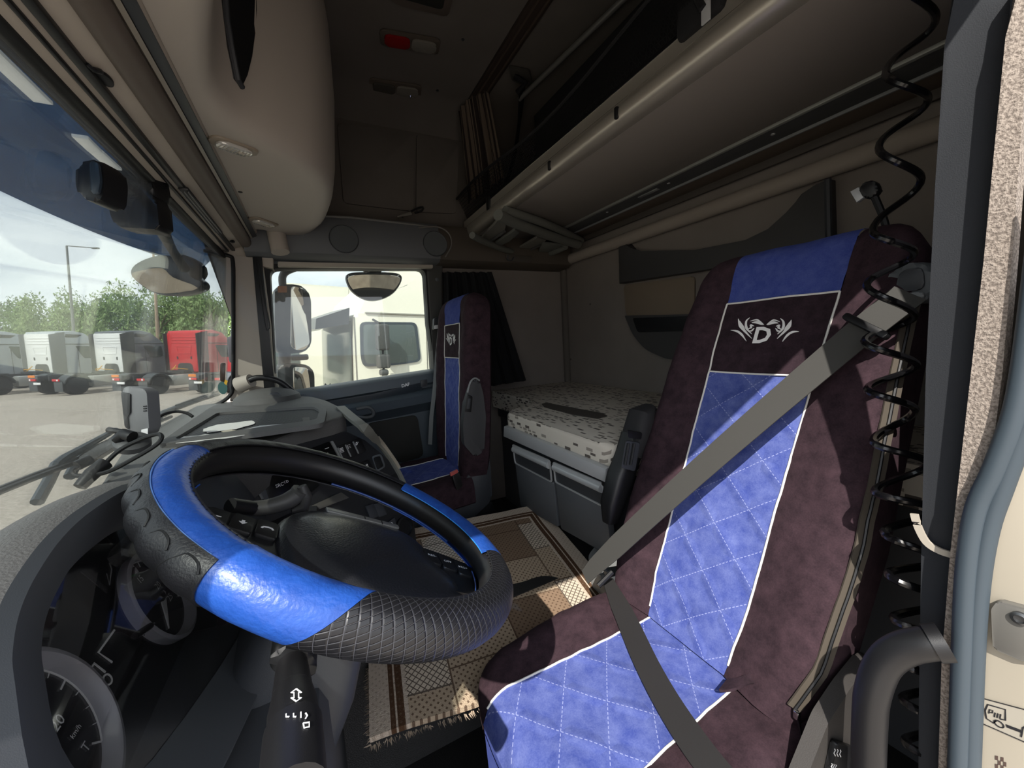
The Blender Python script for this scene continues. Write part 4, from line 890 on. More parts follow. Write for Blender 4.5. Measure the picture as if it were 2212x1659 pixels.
# charm and tag on the right windscreen edge
ch = thing('windscreen_tag', 'dark slim toll tag stuck at the far lower corner of the windscreen', 'tag', P(482, 800, Y=1.97))
b = B(); prism(b, rpoly([P(x, y, Y=1.97) for x, y in [(476, 784), (487, 784), (486, 826), (475, 824)]], .006), (0, .012, 0), .003); obj('case', b, mat('tag_brown', '3A2E28', .3), ch)
b = B(); prism(b, rpoly([P(x, y, Y=1.968) for x, y in [(474, 782), (489, 782), (488, 828), (473, 826)]], .007), (0, .004, 0), .001); obj('case_rim', b, M_SILVER, ch) if 0 else b.free()
sv = B(); prism(sv, place(circ(.026, 24, .62), P(481, 838, Y=1.965), (1, 0, 0), (0, 0, 1)), (0, .003, 0)); tag(obj('oval_sticker', sv, mat('teal_sticker', '3E6663', .4)), 'oval teal sticker under the tag at the windscreen corner', 'sticker')
sv = B(); prism(sv, [P(x, y, Y=1.955) for x, y in [(486, 820), (492, 823), (489, 832), (484, 828)]], (0, .002, 0)); tag(obj('yellow_sticker', sv, mat('yellow_sticker', 'D8A92C', .5)), 'tiny yellow sticker above the oval teal one on the windscreen', 'sticker')
# ================================================================ overhead console
co = thing('overhead_console', 'large beige storage console bulging above the windscreen', 'console', (-.05, 1.1, .5))
px_ = [(640, 502), (668, 498), (698, 474), (716, 436), (718, 392), (684, 340), (604, 288), (524, 240), (468, 178), (456, 100), (460, 20), (480, -160)]
ol = [P(x, y, Z=.53) for x, y in px_]; ol = [V((-.165, 1.95, .53)), V((-.09, 1.95, .53))]+smooth_path(ol, 4)
ol = [p for p in ol if p.y > .16]+[V((ol[-1].x, .16, .53)), V((-.165, .16, .53))]
def cor(ins, z, dx=0, dy=0):
    out = []
    for p in ol:
        x = -.165 if p.x < -.164 else p.x-ins+dx
        out.append(V((max(-.165, x), p.y-(ins if p.y > 1.85 else 0)+dy, z)))
    return out
b = B(); rings(b, [cor(.055, .497), cor(.03, .500), cor(.010, .512), cor(0, .535), cor(-.012, .60), cor(-.030, .80), cor(-.035, 1.0), cor(-.02, 1.19)]); obj('body', b, M_BEIGE2, co, ang=60)
def face_x(y):
    c = sorted(((abs(p.y-y), p.x) for p in ol if p.x > -.16)); return c[0][1]
q = [(476, -40), (560, -40), (548, 60), (538, 120), (528, 160), (516, 186), (506, 170), (492, 100), (482, 40)]
fx = face_x(.85)
def face_hit(px, py):
    r = MC @ V((px-CX, py-CY, F)); r = r/r.y
    for k in range(900):
        p = r*(.25+k*.002); fxx = face_x(p.y)+float(np.interp(p.z, [.5, .535, .6, .8, 1.0, 1.19], [-.05, 0, .012, .030, .035, .02]))
        if p.z > .5 and p.x <= fxx: return p
    return r*.9
b = B(); prism(b, [face_hit(x, y)+V((.006, 0, 0)) for x, y in [(476, -40), (510, -40), (545, -40), (548, 20), (546, 60), (538, 120), (528, 160), (516, 186), (506, 170), (492, 100), (482, 40)]], (-.02, 0, 0)); rc = obj('storage_recess', b, M_RUBBER, co)
b = B(); tube(b, [face_hit(x, y)+V((.006, 0, 0)) for x, y in [(476, -40), (482, 40), (492, 100), (506, 170), (516, 186)]], .006, 8); obj('recess_lip', b, M_DGREY, rc)
def clear_lens(nb, bs): bs.inputs['Transmission Weight'].default_value = .6; bs.inputs['IOR'].default_value = 1.3
M_LENS = mat('clear_lamp_lens', 'D4D2CC', .12, metal=.35, coat=.6)
M_REFL = mat('lamp_reflector', 'BFB8AA', .3, metal=.3)
def spot(px, py, L, Wd, label):
    o = P(px, py, Z=.496); t = thing('reading_lamp', label, 'lamp', o)
    d = (P(px+40, py+14, Z=.496)-o).normalized(); e = V((0, 0, -1)).cross(d)
    b = B(); prism(b, place(rrect(L*1.35, Wd*1.35, Wd*.6, 6), o+V((0, 0, .004)), d, e), (0, 0, -.008), .003); obj('bezel', b, mat('lamp_bezel', '8E8272', .5), t)
    b = B(); prism(b, place(rrect(L, Wd, Wd*.45, 6), o+V((0, 0, -.004)), d, e), (0, 0, -.007), .003); ls = obj('lens', b, M_LENS, t)
    b = B()
    for k in range(9): box(b, o+d*L*(-.4+.1*k)+V((0, 0, -.0115)), (.0015, Wd*.7, .001), R=Matrix((d, e, V((0, 0, -1)))).transposed())
    obj('lens_rib', b, M_REFL, ls)
    b = B(); box(b, o+d*L*.2+V((0, 0, -.012)), (L*.16, Wd*.22, .003), R=Matrix((d, e, V((0, 0, -1)))).transposed(), bev=.001); obj('lamp_switch', b, M_REFL, t)
spot(505, 315, .075, .036, 'clear oval reading lamp under the console, the larger one nearer the camera')
spot(569, 479, .085, .040, 'clear oval reading lamp under the console at its far end')
for px, py in ((519, 414),):
    b = B(); lathe(b, [(.006, 0), (.006, .002), (0, .002)], P(px, py, Z=.4975), (0, 0, -1), 12); obj('plug_hole', b, M_RUBBER, co)
# ================================================================ ceiling lamps and hatch
def clamp_lamp(quad, label, red):
    pts = [P(x, y, Z=1.197) for x, y in quad]; c = sum(pts, V())/4; d = ((pts[1]-pts[0])+(pts[2]-pts[3])).normalized(); e = V((0, 0, 1)).cross(d).normalized()
    L = ((pts[1]-pts[0]).length+(pts[2]-pts[3]).length)/2; w = abs(((pts[3]-pts[0])+(pts[2]-pts[1])).dot(e))/2
    t = thing('ceiling_lamp', label, 'lamp', c)
    b = B(); prism(b, place(rrect(L*1.12, w*1.25, w*.3, 5), c, d, e), (0, 0, -.008), .003); obj('base', b, mat('lamp_base', '5A5148', .6), t)
    for sg, m in ((-1, mat('red_lens', '8E0C12', .2, coat=.3) if red else mat('grey_lens', '4C4A45', .25)), (1, mat('clear_lens', '7C786F', .2))):
        b = B(); prism(b, place(rrect(L*.47, w*.85, w*.25, 5), c+d*sg*L*.25+V((0, 0, -.007)), d, e), (0, 0, -.010), .005, 3); obj('red_lens' if red and sg < 0 else 'clear_lens', b, m, t)
    if not red:
        b = B(); lathe(b, [(.008, 0), (.009, .006), (.004, .012)], c+d*L*.32+e*w*.3+V((0, 0, -.012)), (0, 0, -1), 12); obj('switch_knob', b, M_CHROME, t)
clamp_lamp([(830, 64), (946, 86), (940, 110), (826, 92)], 'ceiling lamp with one red and one clear half', True)
clamp_lamp([(805, 170), (906, 186), (902, 206), (802, 192)], 'dim clear ceiling lamp with small bright knob, farther from camera', False)
hq = [P(x, y, Z=1.198) for x, y in [(800, -40), (985, -40), (968, 30), (860, 4)]]
b = B(); prism(b, rpoly(hq, .02), (0, 0, -.012), .004); hh = obj('roof_hatch', b, mat('hatch_frame', '5A5048', .6), ce)
b = B(); prism(b, rpoly([P(x, y, Z=1.186) for x, y in [(830, -40), (968, -40), (956, 20), (862, -6)]], .015), (0, 0, -.003), .001); obj('hatch_glass', b, mat('dark_hatch', '2B2E2C', .2), hh)
# ================================================================ upper bunk
ub = thing('upper_bunk', 'folding upper bunk with champagne front rail across the cab', 'bunk', (1.1, 1.1, .53))
bar = [(.800, .555), (.812, .552), (.822, .560), (.826, .578), (.823, .592), (.817, .600), (.814, .628), (.812, .662), (.826, .664), (.846, .655), (.846, .553)]
bar = [(.782, .575), (.786, .564), (.796, .557), (.812, .556), (.836, .560), (.836, .655), (.806, .655), (.800, .650), (.796, .612), (.788, .600), (.783, .590)]
b = B(); prism(b, [V((x, .2, z)) for x, z in bar], (0, 1.87, 0), .002); fr_ = obj('front_rail', b, M_ALU, ub)
b = B(); tube(b, [(.7975, .2, .6135), (.7975, 2.06, .6135)], .0016, 6); obj('rail_line', b, M_CHROME, fr_)
b = B(); tube(b, [(.8005, .2, .650), (.8005, 2.06, .650)], .0016, 6); obj('rail_line', b, M_CHROME, fr_)
for px, py in ((1326, 240), (1188, 356)):
    c = P(px, py, Z=.585); b = B(); box(b, V((.782, c.y, .582)), (.010, .012, .030), bev=.003); obj('rail_clip', b, M_BLACK, ub)
b = B(); box(b, (1.02, 1.12, .575), (.40, 1.86, .03), bev=.004); obj('base_panel', b, mat('bunk_underside', '837B74', .85, bump=(1100, .15)), ub)
b = B(); box(b, (1.227, 1.12, .562), (.016, 1.8, .02), bev=.005); obj('rear_rail', b, mat('rail_grey', '8B8C86', .45, metal=.3), ub)
b = B(); box(b, (1.285, 1.12, .565), (.095, 1.8, .012), bev=.002); ds_ = obj('dark_channel', b, mat('channel_grey', '4A4B4C', .6), ub)
for y in (.35, .72, 1.1, 1.45): 
    b = B(); lathe(b, [(.006, 0), (.006, .002), (.003, .003)], (1.275, y, .559), (0, 0, -1), 10); obj('rivet', b, M_SILVER, ds_)
b = B(); box(b, (1.335, 1.12, .557), (.008, 1.8, .012), bev=.002); obj('channel_lip', b, M_GREYL, ub)
b = B(); box(b, (1.275, .95+.25, .556), (.018, .10, .004), bev=.001); obj('latch_strip', b, M_GREYL, ds_)
b = B(); box(b, (1.40, 1.12, .565), (.125, 1.8, .014), bev=.002); obj('rear_panel', b, mat('bunk_rear', '62554A', .85), ub)
b = B(); box(b, (1.448, 1.12, .548), (.012, 1.8, .03), bev=.002); obj('wall_lip', b, mat('wall_lip', '4A443E', .7), ub)
b = B(); tube(b, [(1.464, 1.12+s*.92, .548) for s in (-1, 1)], .003, 6); obj('lip_edge', b, M_GREYL, ub)
b = B(); box(b, (1.15, 1.12, .66), (.58, 1.84, .14), bev=.03); obj('mattress', b, mat('upper_mattress', '1A1A1D', .95), ub)
b = B(); box(b, (1.145, 1.02, .92), (.02, 1.62, .44), bev=.004); obj('shade_panel', b, mat('shade_panel_dark', '222224', .9), ub)  # added dark panel, stands in for the shade at the upper rear
# safety net of the upper bunk
def netp(u, v): return V((.803-.028*v-.014*math.sin(5*u+2*v), .22+1.84*u, .652+.105*v+.018*math.sin(9*u)*v))
b = B(); nu, nv = 150, 9
vs = [[b.verts.new(netp((i+.5*(j % 2))/nu, j/nv)) for j in range(nv+1)] for i in range(nu)]
for i in range(nu-1):
    for j in range(nv): 
        if j % 2 == 0: b.faces.new((vs[i][j], vs[i+1][j], vs[i][j+1])); b.faces.new((vs[i+1][j], vs[i+1][j+1], vs[i][j+1]))
        else: b.faces.new((vs[i][j], vs[i+1][j], vs[i+1][j+1])); b.faces.new((vs[i][j], vs[i+1][j+1], vs[i][j+1]))
bmesh.ops.wireframe(b, faces=list(b.faces), thickness=.0022, use_replace=True, use_boundary=True, use_even_offset=True)
nt_ = obj('safety_net', b, mat('black_net', '0C0C0E', .8), ub, smooth=False); nt_['kind'] = 'stuff'
b = B(); tube(b, smooth_path([netp(i/16, 1) for i in range(17)], 3), .006, 8); obj('net_hem', b, mat('black_net', '0C0C0E', .8), ub)
b = B(); box(b, (.798, 1.72, .635), (.02, .035, .06), bev=.006); obj('net_buckle', b, M_BLACK, ub)
b = B(); box(b, (.7965, .60, .70), (.03, .11, .14), bev=.012); tube(b, smooth_path([V((.79, .62, .74)), V((.775, .6, .69)), V((.775, .58, .645))]), .008, 8); obj('net_strap', b, mat('black_strap', '0E0E11', .8), ub)
b = B(); box(b, (.778, .575, .652), (.004, .02, .07), bev=.001); obj('strap_hook', b, M_SILVER, ub)
sg_ = thing('hanging_strap', 'black strap dropping from the ceiling bracket to the bunk rail', 'strap', P(1125, 170, Z=1.19))
b = B(); ribbon(b, smooth_path([P(1128, 190, Z=1.16), P(1122, 260, Y=1.83), P(1110, 340, Y=1.8), P(1082, 430, Y=1.76)], 5), (.8, .6, 0), .030, .003); obj('webbing', b, mat('black_strap', '0E0E11', .8), sg_)
b = B(); prism(b, rpoly([P(x, y, Z=1.192) for x, y in [(1100, 140), (1145, 150), (1150, 180), (1105, 165)]], .01), (0, 0, -.02), .004); obj('bracket', b, mat('bracket_grey', '44423E', .6), sg_)
b = B(); tube(b, [P(1112, 165, Z=1.17), P(1136, 178, Z=1.14), P(1118, 200, Z=1.12)], .014, 8); obj('knotted_end', b, mat('black_strap', '0E0E11', .8), sg_)
rt_ = thing('roof_bar', 'thin grey bar under the ceiling above the upper bunk', 'bar', (1.09, 1.1, 1.15))
b = B(); tube(b, [P(1480, -130, Z=1.15), P(1122, 214, Z=1.15)], .011, 10); obj('tube', b, mat('bar_grey', '8A8884', .35, metal=.4), rt_)
# folded ladder below the bunk
ld = thing('folding_ladder', 'light grey folded ladder hooked under the upper bunk', 'ladder', P(1130, 510, Z=.5))
M_LAD = mat('ladder_grey', '686963', .55)
def rail(pts, r, z): 
    b = B(); tube(b, smooth_path([P(x, y, Z=z) for x, y in pts], 5), r, 10); obj('ladder_rail', b, M_LAD, ld)
rail([(1020, 508), (1045, 521), (1100, 542), (1156, 554), (1190, 547), (1222, 533)], .016, .485)
rail([(1076, 464), (1110, 480), (1150, 495), (1200, 513), (1250, 528)], .023, .500)
rail([(1091, 454), (1130, 466), (1190, 488), (1256, 519)], .018, .530)
for q in ([(1037, 519), (1078, 474), (1094, 481), (1090, 500), (1052, 526)], [(1120, 537), (1160, 514), (1180, 519), (1172, 528), (1134, 545)]):
    b = B(); prism(b, rpoly([P(x, y, Z=.505) for x, y in q], .006), (0, 0, .012), .003); td = obj('tread', b, mat('tread_grey', '74716A', .55), ld)
    b = B(); a_, e_ = P(*q[3], Z=.500), P(*q[4], Z=.500); tube(b, [a_, e_], .0065, 8); obj('grip_pad', b, mat('grip_rib', '4C4B4A', .9, bump=(500, .8, .003)), td)
for q in ([(1068, 528), (1112, 498), (1122, 503), (1100, 522), (1075, 534)], [(1160, 552), (1172, 527), (1222, 531), (1190, 547)]):
    b = B(); prism(b, rpoly([P(x, y, Z=.49) for x, y in q], .006), (0, 0, .012), .003); obj('side_plate', b, M_LAD, ld)
hk = thing('coat_hook', 'small oval hook plate on the shelf below the ladder', 'hook', P(1120, 556, Y=1.96))
b = B(); prism(b, rpoly([P(x, y, Y=1.962) for x, y in [(1090, 548), (1150, 553), (1148, 568), (1094, 564)]], .015), (0, -.006, 0), .003); obj('plate', b, mat('hook_plate', '4A443D', .6), hk)
b = B(); tube(b, smooth_path([P(x, y, Y=1.945) for x, y in [(1098, 552), (1096, 560), (1104, 563), (1110, 556)]], 4), .004, 8); obj('hook', b, M_DGREY, hk)
# roll of fabric where bunk meets rear wall
b = B(); tube(b, [(XR-.032, .2, .462), (XR-.032, 2.07, .462)], .030, 14); obj('padded_roll', b, mat('roll_beige', '998F85', .9, bump=(1200, .2)), wq)
# storage pockets of the rear wall
pk = obj('upper_pocket', prism(B(), [P(x, y, X=1.435) for x, y in [(1335, 529), (1352, 526), (1362, 538), (1385, 545), (1500, 540), (1610, 522), (1660, 498), (1700, 462), (1730, 418), (1760, 398), (1790, 386), (1794, 524), (1580, 574), (1337, 613)]], (.05, 0, 0), .006), mat('pocket_grey', '403F3F', .6, bump=(1100, .15)), wq)
b = B(); tube(b, [P(x, y, X=1.43) for x, y in [(1788, 388), (1791, 522)]], .010, 8); obj('pocket_edge', b, M_DGREY, pk)
b = B(); prism(b, rpoly([P(x, y, X=1.468) for x, y in [(1346, 616), (1500, 596), (1500, 682), (1352, 684)]], .02), (.012, 0, 0), .008); obj('pocket_recess', b, mat('recess_beige', '7E705F', .85), wq)
pk = obj('lower_pocket', prism(B(), rpoly([P(x, y, X=1.44) for x, y in [(1349, 682), (1520, 678), (1520, 780), (1440, 776), (1392, 755), (1366, 722)]], [.004, .004, .004, .03, .05, .03]), (.04, 0, 0), .006), mat('pocket_grey', '403F3F', .6), wq)
b = B(); prism(b, rpoly([P(x, y, X=1.438) for x, y in [(1367, 687), (1500, 682), (1500, 715), (1378, 718)]], .012), (-.003, 0, 0), .002); obj('pocket_slot', b, mat('slot_dark', '17191C', .5), pk)
for px, py in ((1275, 657), (1233, 776)):
    b = B(); lathe(b, [(.006, 0), (.006, .003), (.003, .004)], P(px, py, X=XR-.001), (-1, 0, 0), 10); obj('button_plug', b, M_FABRIC, wq)
# ================================================================ lower bunk
def woven(nb, bs):
    x, y, z = nb.xyz(nb.coord())
    u = nb.m('MULTIPLY', y, 30.0); v = nb.m('MULTIPLY', nb.m('SUBTRACT', x, z), 92.0)
    row = nb.m('FLOOR', v); col_ = None; u2 = nb.m('ADD', u, nb.m('MULTIPLY', nb.rand(row, 3.0), 7.0)); cell = nb.m('FLOOR', u2)
    r = nb.rand(cell, row); r2 = nb.rand(nb.m('ADD', cell, 31.5), row)
    w = nb.m('LESS_THAN', nb.m('ABSOLUTE', nb.m('SUBTRACT', nb.m('FRACT', u2), .5)), nb.m('MULTIPLY_ADD', r2, .2, .26)); h = nb.m('LESS_THAN', nb.m('ABSOLUTE', nb.m('SUBTRACT', nb.m('FRACT', v), .5)), nb.m('MULTIPLY_ADD', r2, .25, .22))
    on = nb.m('MULTIPLY', nb.m('MULTIPLY', w, h), nb.m('GREATER_THAN', r, .62))
    c = nb.mix(nb.m('GREATER_THAN', r, .84), lin('8E867C'), lin('57504A')); nb.nt.links.new(nb.mix(on, lin('CFC7BA'), c), bs.inputs['Base Color'])
    nb.nt.links.new(nb.bump(nb.noise(nb.coord(), 1300, 2), .3, .001), bs.inputs['Normal'])
M_WOVEN = mat('patterned_mattress_cover', 'C9C1B4', .9, fn=woven)
lb = thing('lower_bunk', 'lower bunk with beige patterned mattress behind the seats', 'bunk', (1.1, 1.1, -.9))
plan = [(.675, .775), (.675, 1.43), (.90, 1.52), (.90, 2.08), (1.455, 2.08), (1.455, .15), (1.06, .15), (1.06, .70)]
b = B(); prism(b, rpoly([V((x, y, -.392)) for x, y in plan], [.05, .05, .05, .03, .03, .03, .03, .05], 5), (0, 0, .092), .020, 4); obj('mattress', b, M_WOVEN, lb)
q = [P(x, y, Z=-.2985) for x, y in [(1170, 873), (1182, 871), (1300, 893), (1312, 899), (1290, 905), (1240, 897), (1176, 880)]]
b = B(); prism(b, q, (0, 0, .002)); obj('mattress_zip', b, mat('zip_dark', '4A4540', .8), lb)
b = B(); prism(b, rpoly([V((x+.03, y, -.45)) for x, y in plan], .04, 3), (0, 0, .065)); obj('bed_frame', b, mat('bed_frame_dark', '1C2026', .6), lb)
b = B(); prism(b, [V((x+.06, y, -1.0)) for x, y in [(.70, .80), (.70, 1.42), (.9, 1.5), (.9, 2.08), (1.40, 2.08), (1.40, .15), (1.04, .15), (1.0, .72)]], (0, 0, .56)); obj('bunk_box', b, M_DGREY, lb)
KN = V((-1, 0, -.12)).normalized(); KP = V((.672, 1, -.40))
def kq(x, y, h=0): return PP(x, y, KP+KN*h, KN)
ra = [kq(1088, 921, .012), kq(1308, 1013, .012)]; rb_ = [kq(1087, 943, .012), kq(1307, 1043, .012)]
b = B(); prism(b, [ra[0], ra[1], rb_[1], rb_[0]], -KN*.02, .004); obj('front_rail', b, M_SILVER, lb)
b = B(); box(b, kq(1312, 1030, -.01), (.03, .02, .05), bev=.004); obj('rail_end_cap', b, M_BLACK, lb)
def drawer(x0, x1, ya, yb, label):
    L = lambda x, k: (x, ya(x)+(yb(x)-ya(x))*k)       # pixel on the face, k from top to bottom
    lean = lambda k: 17*k
    q = [kq(*L(x0, 0)), kq(*L(x1, 0)), kq(L(x1+lean(1), 1)[0], L(x1, 1)[1]), kq(L(x0+lean(1), 1)[0], L(x0, 1)[1])]
    t = thing('drawer_unit', label, 'drawer', sum(q, V())/4+V((0, 0, -.15)))
    up = q[0]-q[3]; wd = q[1]-q[0]
    b = B(); prism(b, rpoly([q[3]+wd*.01, q[2]-wd*.01, q[1]-wd*.01-up*.30, q[0]+wd*.01-up*.30], .006), -KN*.02, .003); obj('front_panel', b, mat('drawer_grey', '5A5D61', .5, bump=(1300, .1)), t)
    b = B(); prism(b, rpoly([q[0]+wd*.02-up*.05, q[1]-wd*.02-up*.05, q[1]-wd*.02-up*.29, q[0]+wd*.02-up*.29], .006), -KN*.03); obj('handle_recess', b, M_DGREY, t)
    b = B(); frame(b, rpoly([q[0]+wd*.01, q[1]-wd*.01, q[1]-wd*.01-up*.30, q[0]+wd*.01-up*.30], .012), rpoly([q[0]+wd*.03-up*.03, q[1]-wd*.03-up*.03, q[1]-wd*.03-up*.285, q[0]+wd*.03-up*.285], .010), KN*.004, match=True); obj('recess_trim', b, M_SILVER, t)
    b = B(); tube(b, [q[0]+wd*.04-up*.075+KN*.002, q[1]-wd*.04-up*.075+KN*.002], .0125, 12); obj('handle', b, M_SILVER, t)
yt = lambda x: 958+(x-1106)*.43; yb = lambda x: 1092+(x-1106)*.56
drawer(1107, 1190, yt, yb, 'grey drawer front with silver handle, left of the two under the bunk')
drawer(1194, 1306, yt, yb, 'grey drawer front with silver handle, right one beside the armrest')
# ================================================================ rug
def rugmat(nb, bs):
    uv = nb.n('ShaderNodeTexCoord').outputs['UV']; x, y, _ = nb.xyz(uv); LX, LY = .72, .74
    ex = nb.m('MINIMUM', x, nb.m('SUBTRACT', LX, x)); ey = nb.m('SUBTRACT', LY, y); e = nb.m('MINIMUM', ex, nb.m('ADD', ey, .0))
    inner = nb.m('GREATER_THAN', e, .085)
    sx = nb.m('MULTIPLY', x, 1/.19); sy = nb.m('MULTIPLY', nb.m('ADD', y, nb.m('MULTIPLY', nb.rand(nb.m('FLOOR', sx), 5.0), .15)), 1/.17)
    r = nb.rand(nb.m('FLOOR', sx), nb.m('FLOOR', sy))
    base = nb.mix(nb.m('GREATER_THAN', r, .45), lin('D6C7B3'), lin('B9A58D')); base = nb.mix(nb.m('GREATER_THAN', r, .74), base, lin('8A7460'))
    a = nb.m('ABSOLUTE', nb.m('SUBTRACT', nb.m('FRACT', nb.m('MULTIPLY', nb.m('ADD', x, y), 60)), .5)); d = nb.m('ABSOLUTE', nb.m('SUBTRACT', nb.m('FRACT', nb.m('MULTIPLY', nb.m('SUBTRACT', x, y), 60)), .5))
    lat = nb.m('LESS_THAN', nb.m('MINIMUM', a, d), .10); dots = nb.m('MULTIPLY', nb.m('LESS_THAN', a, .2), nb.m('LESS_THAN', d, .2))
    ink = nb.mix(nb.m('GREATER_THAN', r, .45), lin('3C2F28'), lin('5A4638'))
    f = nb.m('ADD', nb.m('MULTIPLY', lat, nb.m('LESS_THAN', r, .45)), nb.m('MULTIPLY', dots, nb.m('GREATER_THAN', r, .45)))
    f = nb.m('MAXIMUM', f, nb.m('MAXIMUM', nb.m('LESS_THAN', nb.m('FRACT', sx), .022), nb.m('LESS_THAN', nb.m('FRACT', sy), .025)))
    c = nb.mix(nb.m('MULTIPLY', f, .85), base, ink)
    st1 = nb.m('MULTIPLY', nb.m('GREATER_THAN', e, .045), nb.m('LESS_THAN', e, .056)); st2 = nb.m('MULTIPLY', nb.m('GREATER_THAN', e, .060), nb.m('LESS_THAN', e, .076))
    bo = nb.mix(nb.m('MAXIMUM', st1, st2), lin('CDBDAB'), lin('57402F')); bo = nb.mix(nb.m('MULTIPLY', dots, .35), bo, lin('7E6B5C'))
    nb.nt.links.new(nb.mix(inner, bo, c), bs.inputs['Base Color'])
    nb.nt.links.new(nb.bump(nb.noise(nb.coord(), 420, 3), .8, .003), bs.inputs['Normal'])
M_RUG = mat('woven_patchwork_rug', 'A4927E', .98, spec=.1, fn=rugmat)
rg = thing('rug', 'beige and brown patchwork rug on the floor between the seats', 'rug', (.4, 1.0, -.76))
nl = P(800, 1605, Z=-.745); fr2 = P(1166, 1096, Z=-.70); fl2 = V((.10, 1.44, -.70)); nr = V((.64, .60, -.735))
def rug(u, v, dz_=0): 
    p = nl.lerp(nr, u).lerp(fl2.lerp(fr2, u), v); return p+V((0, 0, dz_+.004*NZ.noise(V((u*5, v*5, 0)))))
b = B(); grid(b, lambda u, v: rug(u, v), 40, 40, th=.012, uvs=lambda u, v: (u*.72, v*.74)); obj('pile', b, M_RUG, rg)
b = B(); rnd = random.Random(3)
for k in range(1500):
    s = rnd.random(); sd = rnd.choice((0, 1, 2, 3)); u, v = ((s, 0), (s, 1), (0, s), (1, s))[sd]
    p = rug(u, v)+V((0, 0, -.004-.006*rnd.random())); out = {0: V((0, -1, 0)), 1: V((0, 1, 0)), 2: V((-1, 0, 0)), 3: V((1, 0, 0))}[sd]
    q = p+out*(.006+.006*rnd.random())+V((rnd.uniform(-1, 1), rnd.uniform(-1, 1), rnd.uniform(-1, .6)))*.004; w = V((rnd.uniform(-1, 1), rnd.uniform(-1, 1), .3)).normalized()*.0014
    a_, b_, c_ = b.verts.new(p+w), b.verts.new(p-w), b.verts.new(q); d_ = b.verts.new(p+V((0, 0, .0022))); b.faces.new((a_, b_, c_)); b.faces.new((a_, d_, c_)); b.faces.new((b_, d_, c_))
o = obj('fringe', b, mat('rug_fringe', 'B8A793', .95), rg, smooth=False); o['kind'] = 'stuff'
# ================================================================ curtains
def curtain(name, label, T0, T1, B0, B1, folds, amp, m, th=.002, sag=.0):
    t = thing(name, label, 'curtain', (B0+B1)/2)
    n_ = (T1-T0).cross(B0-T0).normalized()
    def f(u, v):
        p = T0.lerp(T1, u).lerp(B0.lerp(B1, u), v); a = amp*(.7+.5*v)
        return p+n_*a*math.sin(2*PI*folds*u+1.1*math.sin(3*v))+n_*a*.35*math.sin(2*PI*folds*2.3*u+2*v)+(B0-T0)*.0
    b = B(); grid(b, f, 90, 24, th=th, uvs=lambda u, v: (u, v)); obj('cloth', b, m, t); return t
def striped(nb, bs):
    x, y, _ = nb.xyz(nb.n('ShaderNodeTexCoord').outputs['UV']); r = nb.rand(nb.m('FLOOR', nb.m('MULTIPLY', x, 46)), 2.0)
    nb.nt.links.new(nb.mix(nb.m('GREATER_THAN', r, .5), nb.mix(nb.m('GREATER_THAN', r, .8), lin('2A221E'), lin('3F352D')), lin('6A5D50')), bs.inputs['Base Color'])
ct_ = curtain('bunk_curtain', 'gathered brown striped curtain hanging from the ceiling track', P(990, 240, Y=1.95), P(1050, 175, Y=1.80), P(1010, 440, Y=1.97), P(1088, 385, Y=1.80), 5, .012, mat('striped_curtain', '6A5646', .95, fn=striped))
curtain('side_curtain', 'dark navy curtain gathered behind the far seat', P(955, 588, Y=2.02), P(1062, 588, Y=1.90), P(960, 850, Y=2.02), P(1136, 822, Y=1.86), 6, .018, mat('navy_curtain', '07080C', .95))
# small dark cord end lying on the shelf
cd = thing('cord_toggle', 'small black cord toggle lying on the shelf above the far window', 'toggle', P(890, 460, Y=2.03))
b = B(); tube(b, smooth_path([P(x, y, Y=2.03) for x, y in [(868, 468), (886, 458), (902, 450), (914, 448), (910, 456), (896, 460)]], 4), .005, 8); obj('cord', b, M_BLACK, cd)
b = B(); tube(b, [P(858, 468, Y=2.02), P(888, 461, Y=2.02)], [.004, .010], 8); obj('toggle', b, mat('toggle_grey', '6A665E', .6), cd)
# ================================================================ coiled cable, plug, grab handle by the door pillar
ex = [(1930, -8), (2022, 38), (1913, 160), (2005, 212), (1898, 320), (1990, 385), (1885, 500), (1975, 545), (1872, 616), (1976, 682), (1867, 737), (1980, 788), (1874, 840), (1976, 884), (1886, 954), (2006, 1001), (1890, 1062), (2029, 1103), (1910, 1149), (2035, 1214), (1918, 1238), (2043, 1302), (1930, 1334), (2040, 1390), (1935, 1420), (2040, 1480), (1950, 1508), (2040, 1570), (1955, 1600), (2040, 1660), (1960, 1700)]
ex = [(1925+92, -110), (1930-10, -60)]+ex[1:]
pts = []
for i in range(len(ex)-1):
    (xa, ya), (xb, yb_) = ex[i], ex[i+1]; sg = 1 if xb > xa else -1
    dp_ = .585-.07*max(0, min(1, (i-10)/10))
    for k in range(10):
        t = k/10; x = (xa+xb)/2-(xb-xa)/2*math.cos(PI*t); y = ya+(yb_-ya)*t
        pts.append(PD(x, y, dp_+(.033 if sg < 0 else -.033)*math.sin(PI*t)))
cc = thing('coiled_cable', 'black coiled cable hanging down beside the near door pillar', 'cable', pts[-1])
b = B(); tube(b, pts, .0050, 8); obj('cord', b, mat('glossy_black_cord', '0D0D0F', .22), cc)
us = thing('usb_plug', 'black plug with metal end on a short lead above the near seat', 'plug', P(1870, 410, X=.98))
b = B(); prism(b, rpoly([P(x, y, X=.98) for x, y in [(1852, 404), (1880, 386), (1898, 400), (1896, 420), (1868, 432)]], .008), (.02, 0, 0), .005); obj('plug_body', b, M_BLACK, us)
b = B(); prism(b, [P(x, y, X=.982) for x, y in [(1836, 414), (1854, 404), (1868, 424), (1850, 437)]], (.012, 0, 0), .001); obj('metal_plug', b, M_SILVER, us)
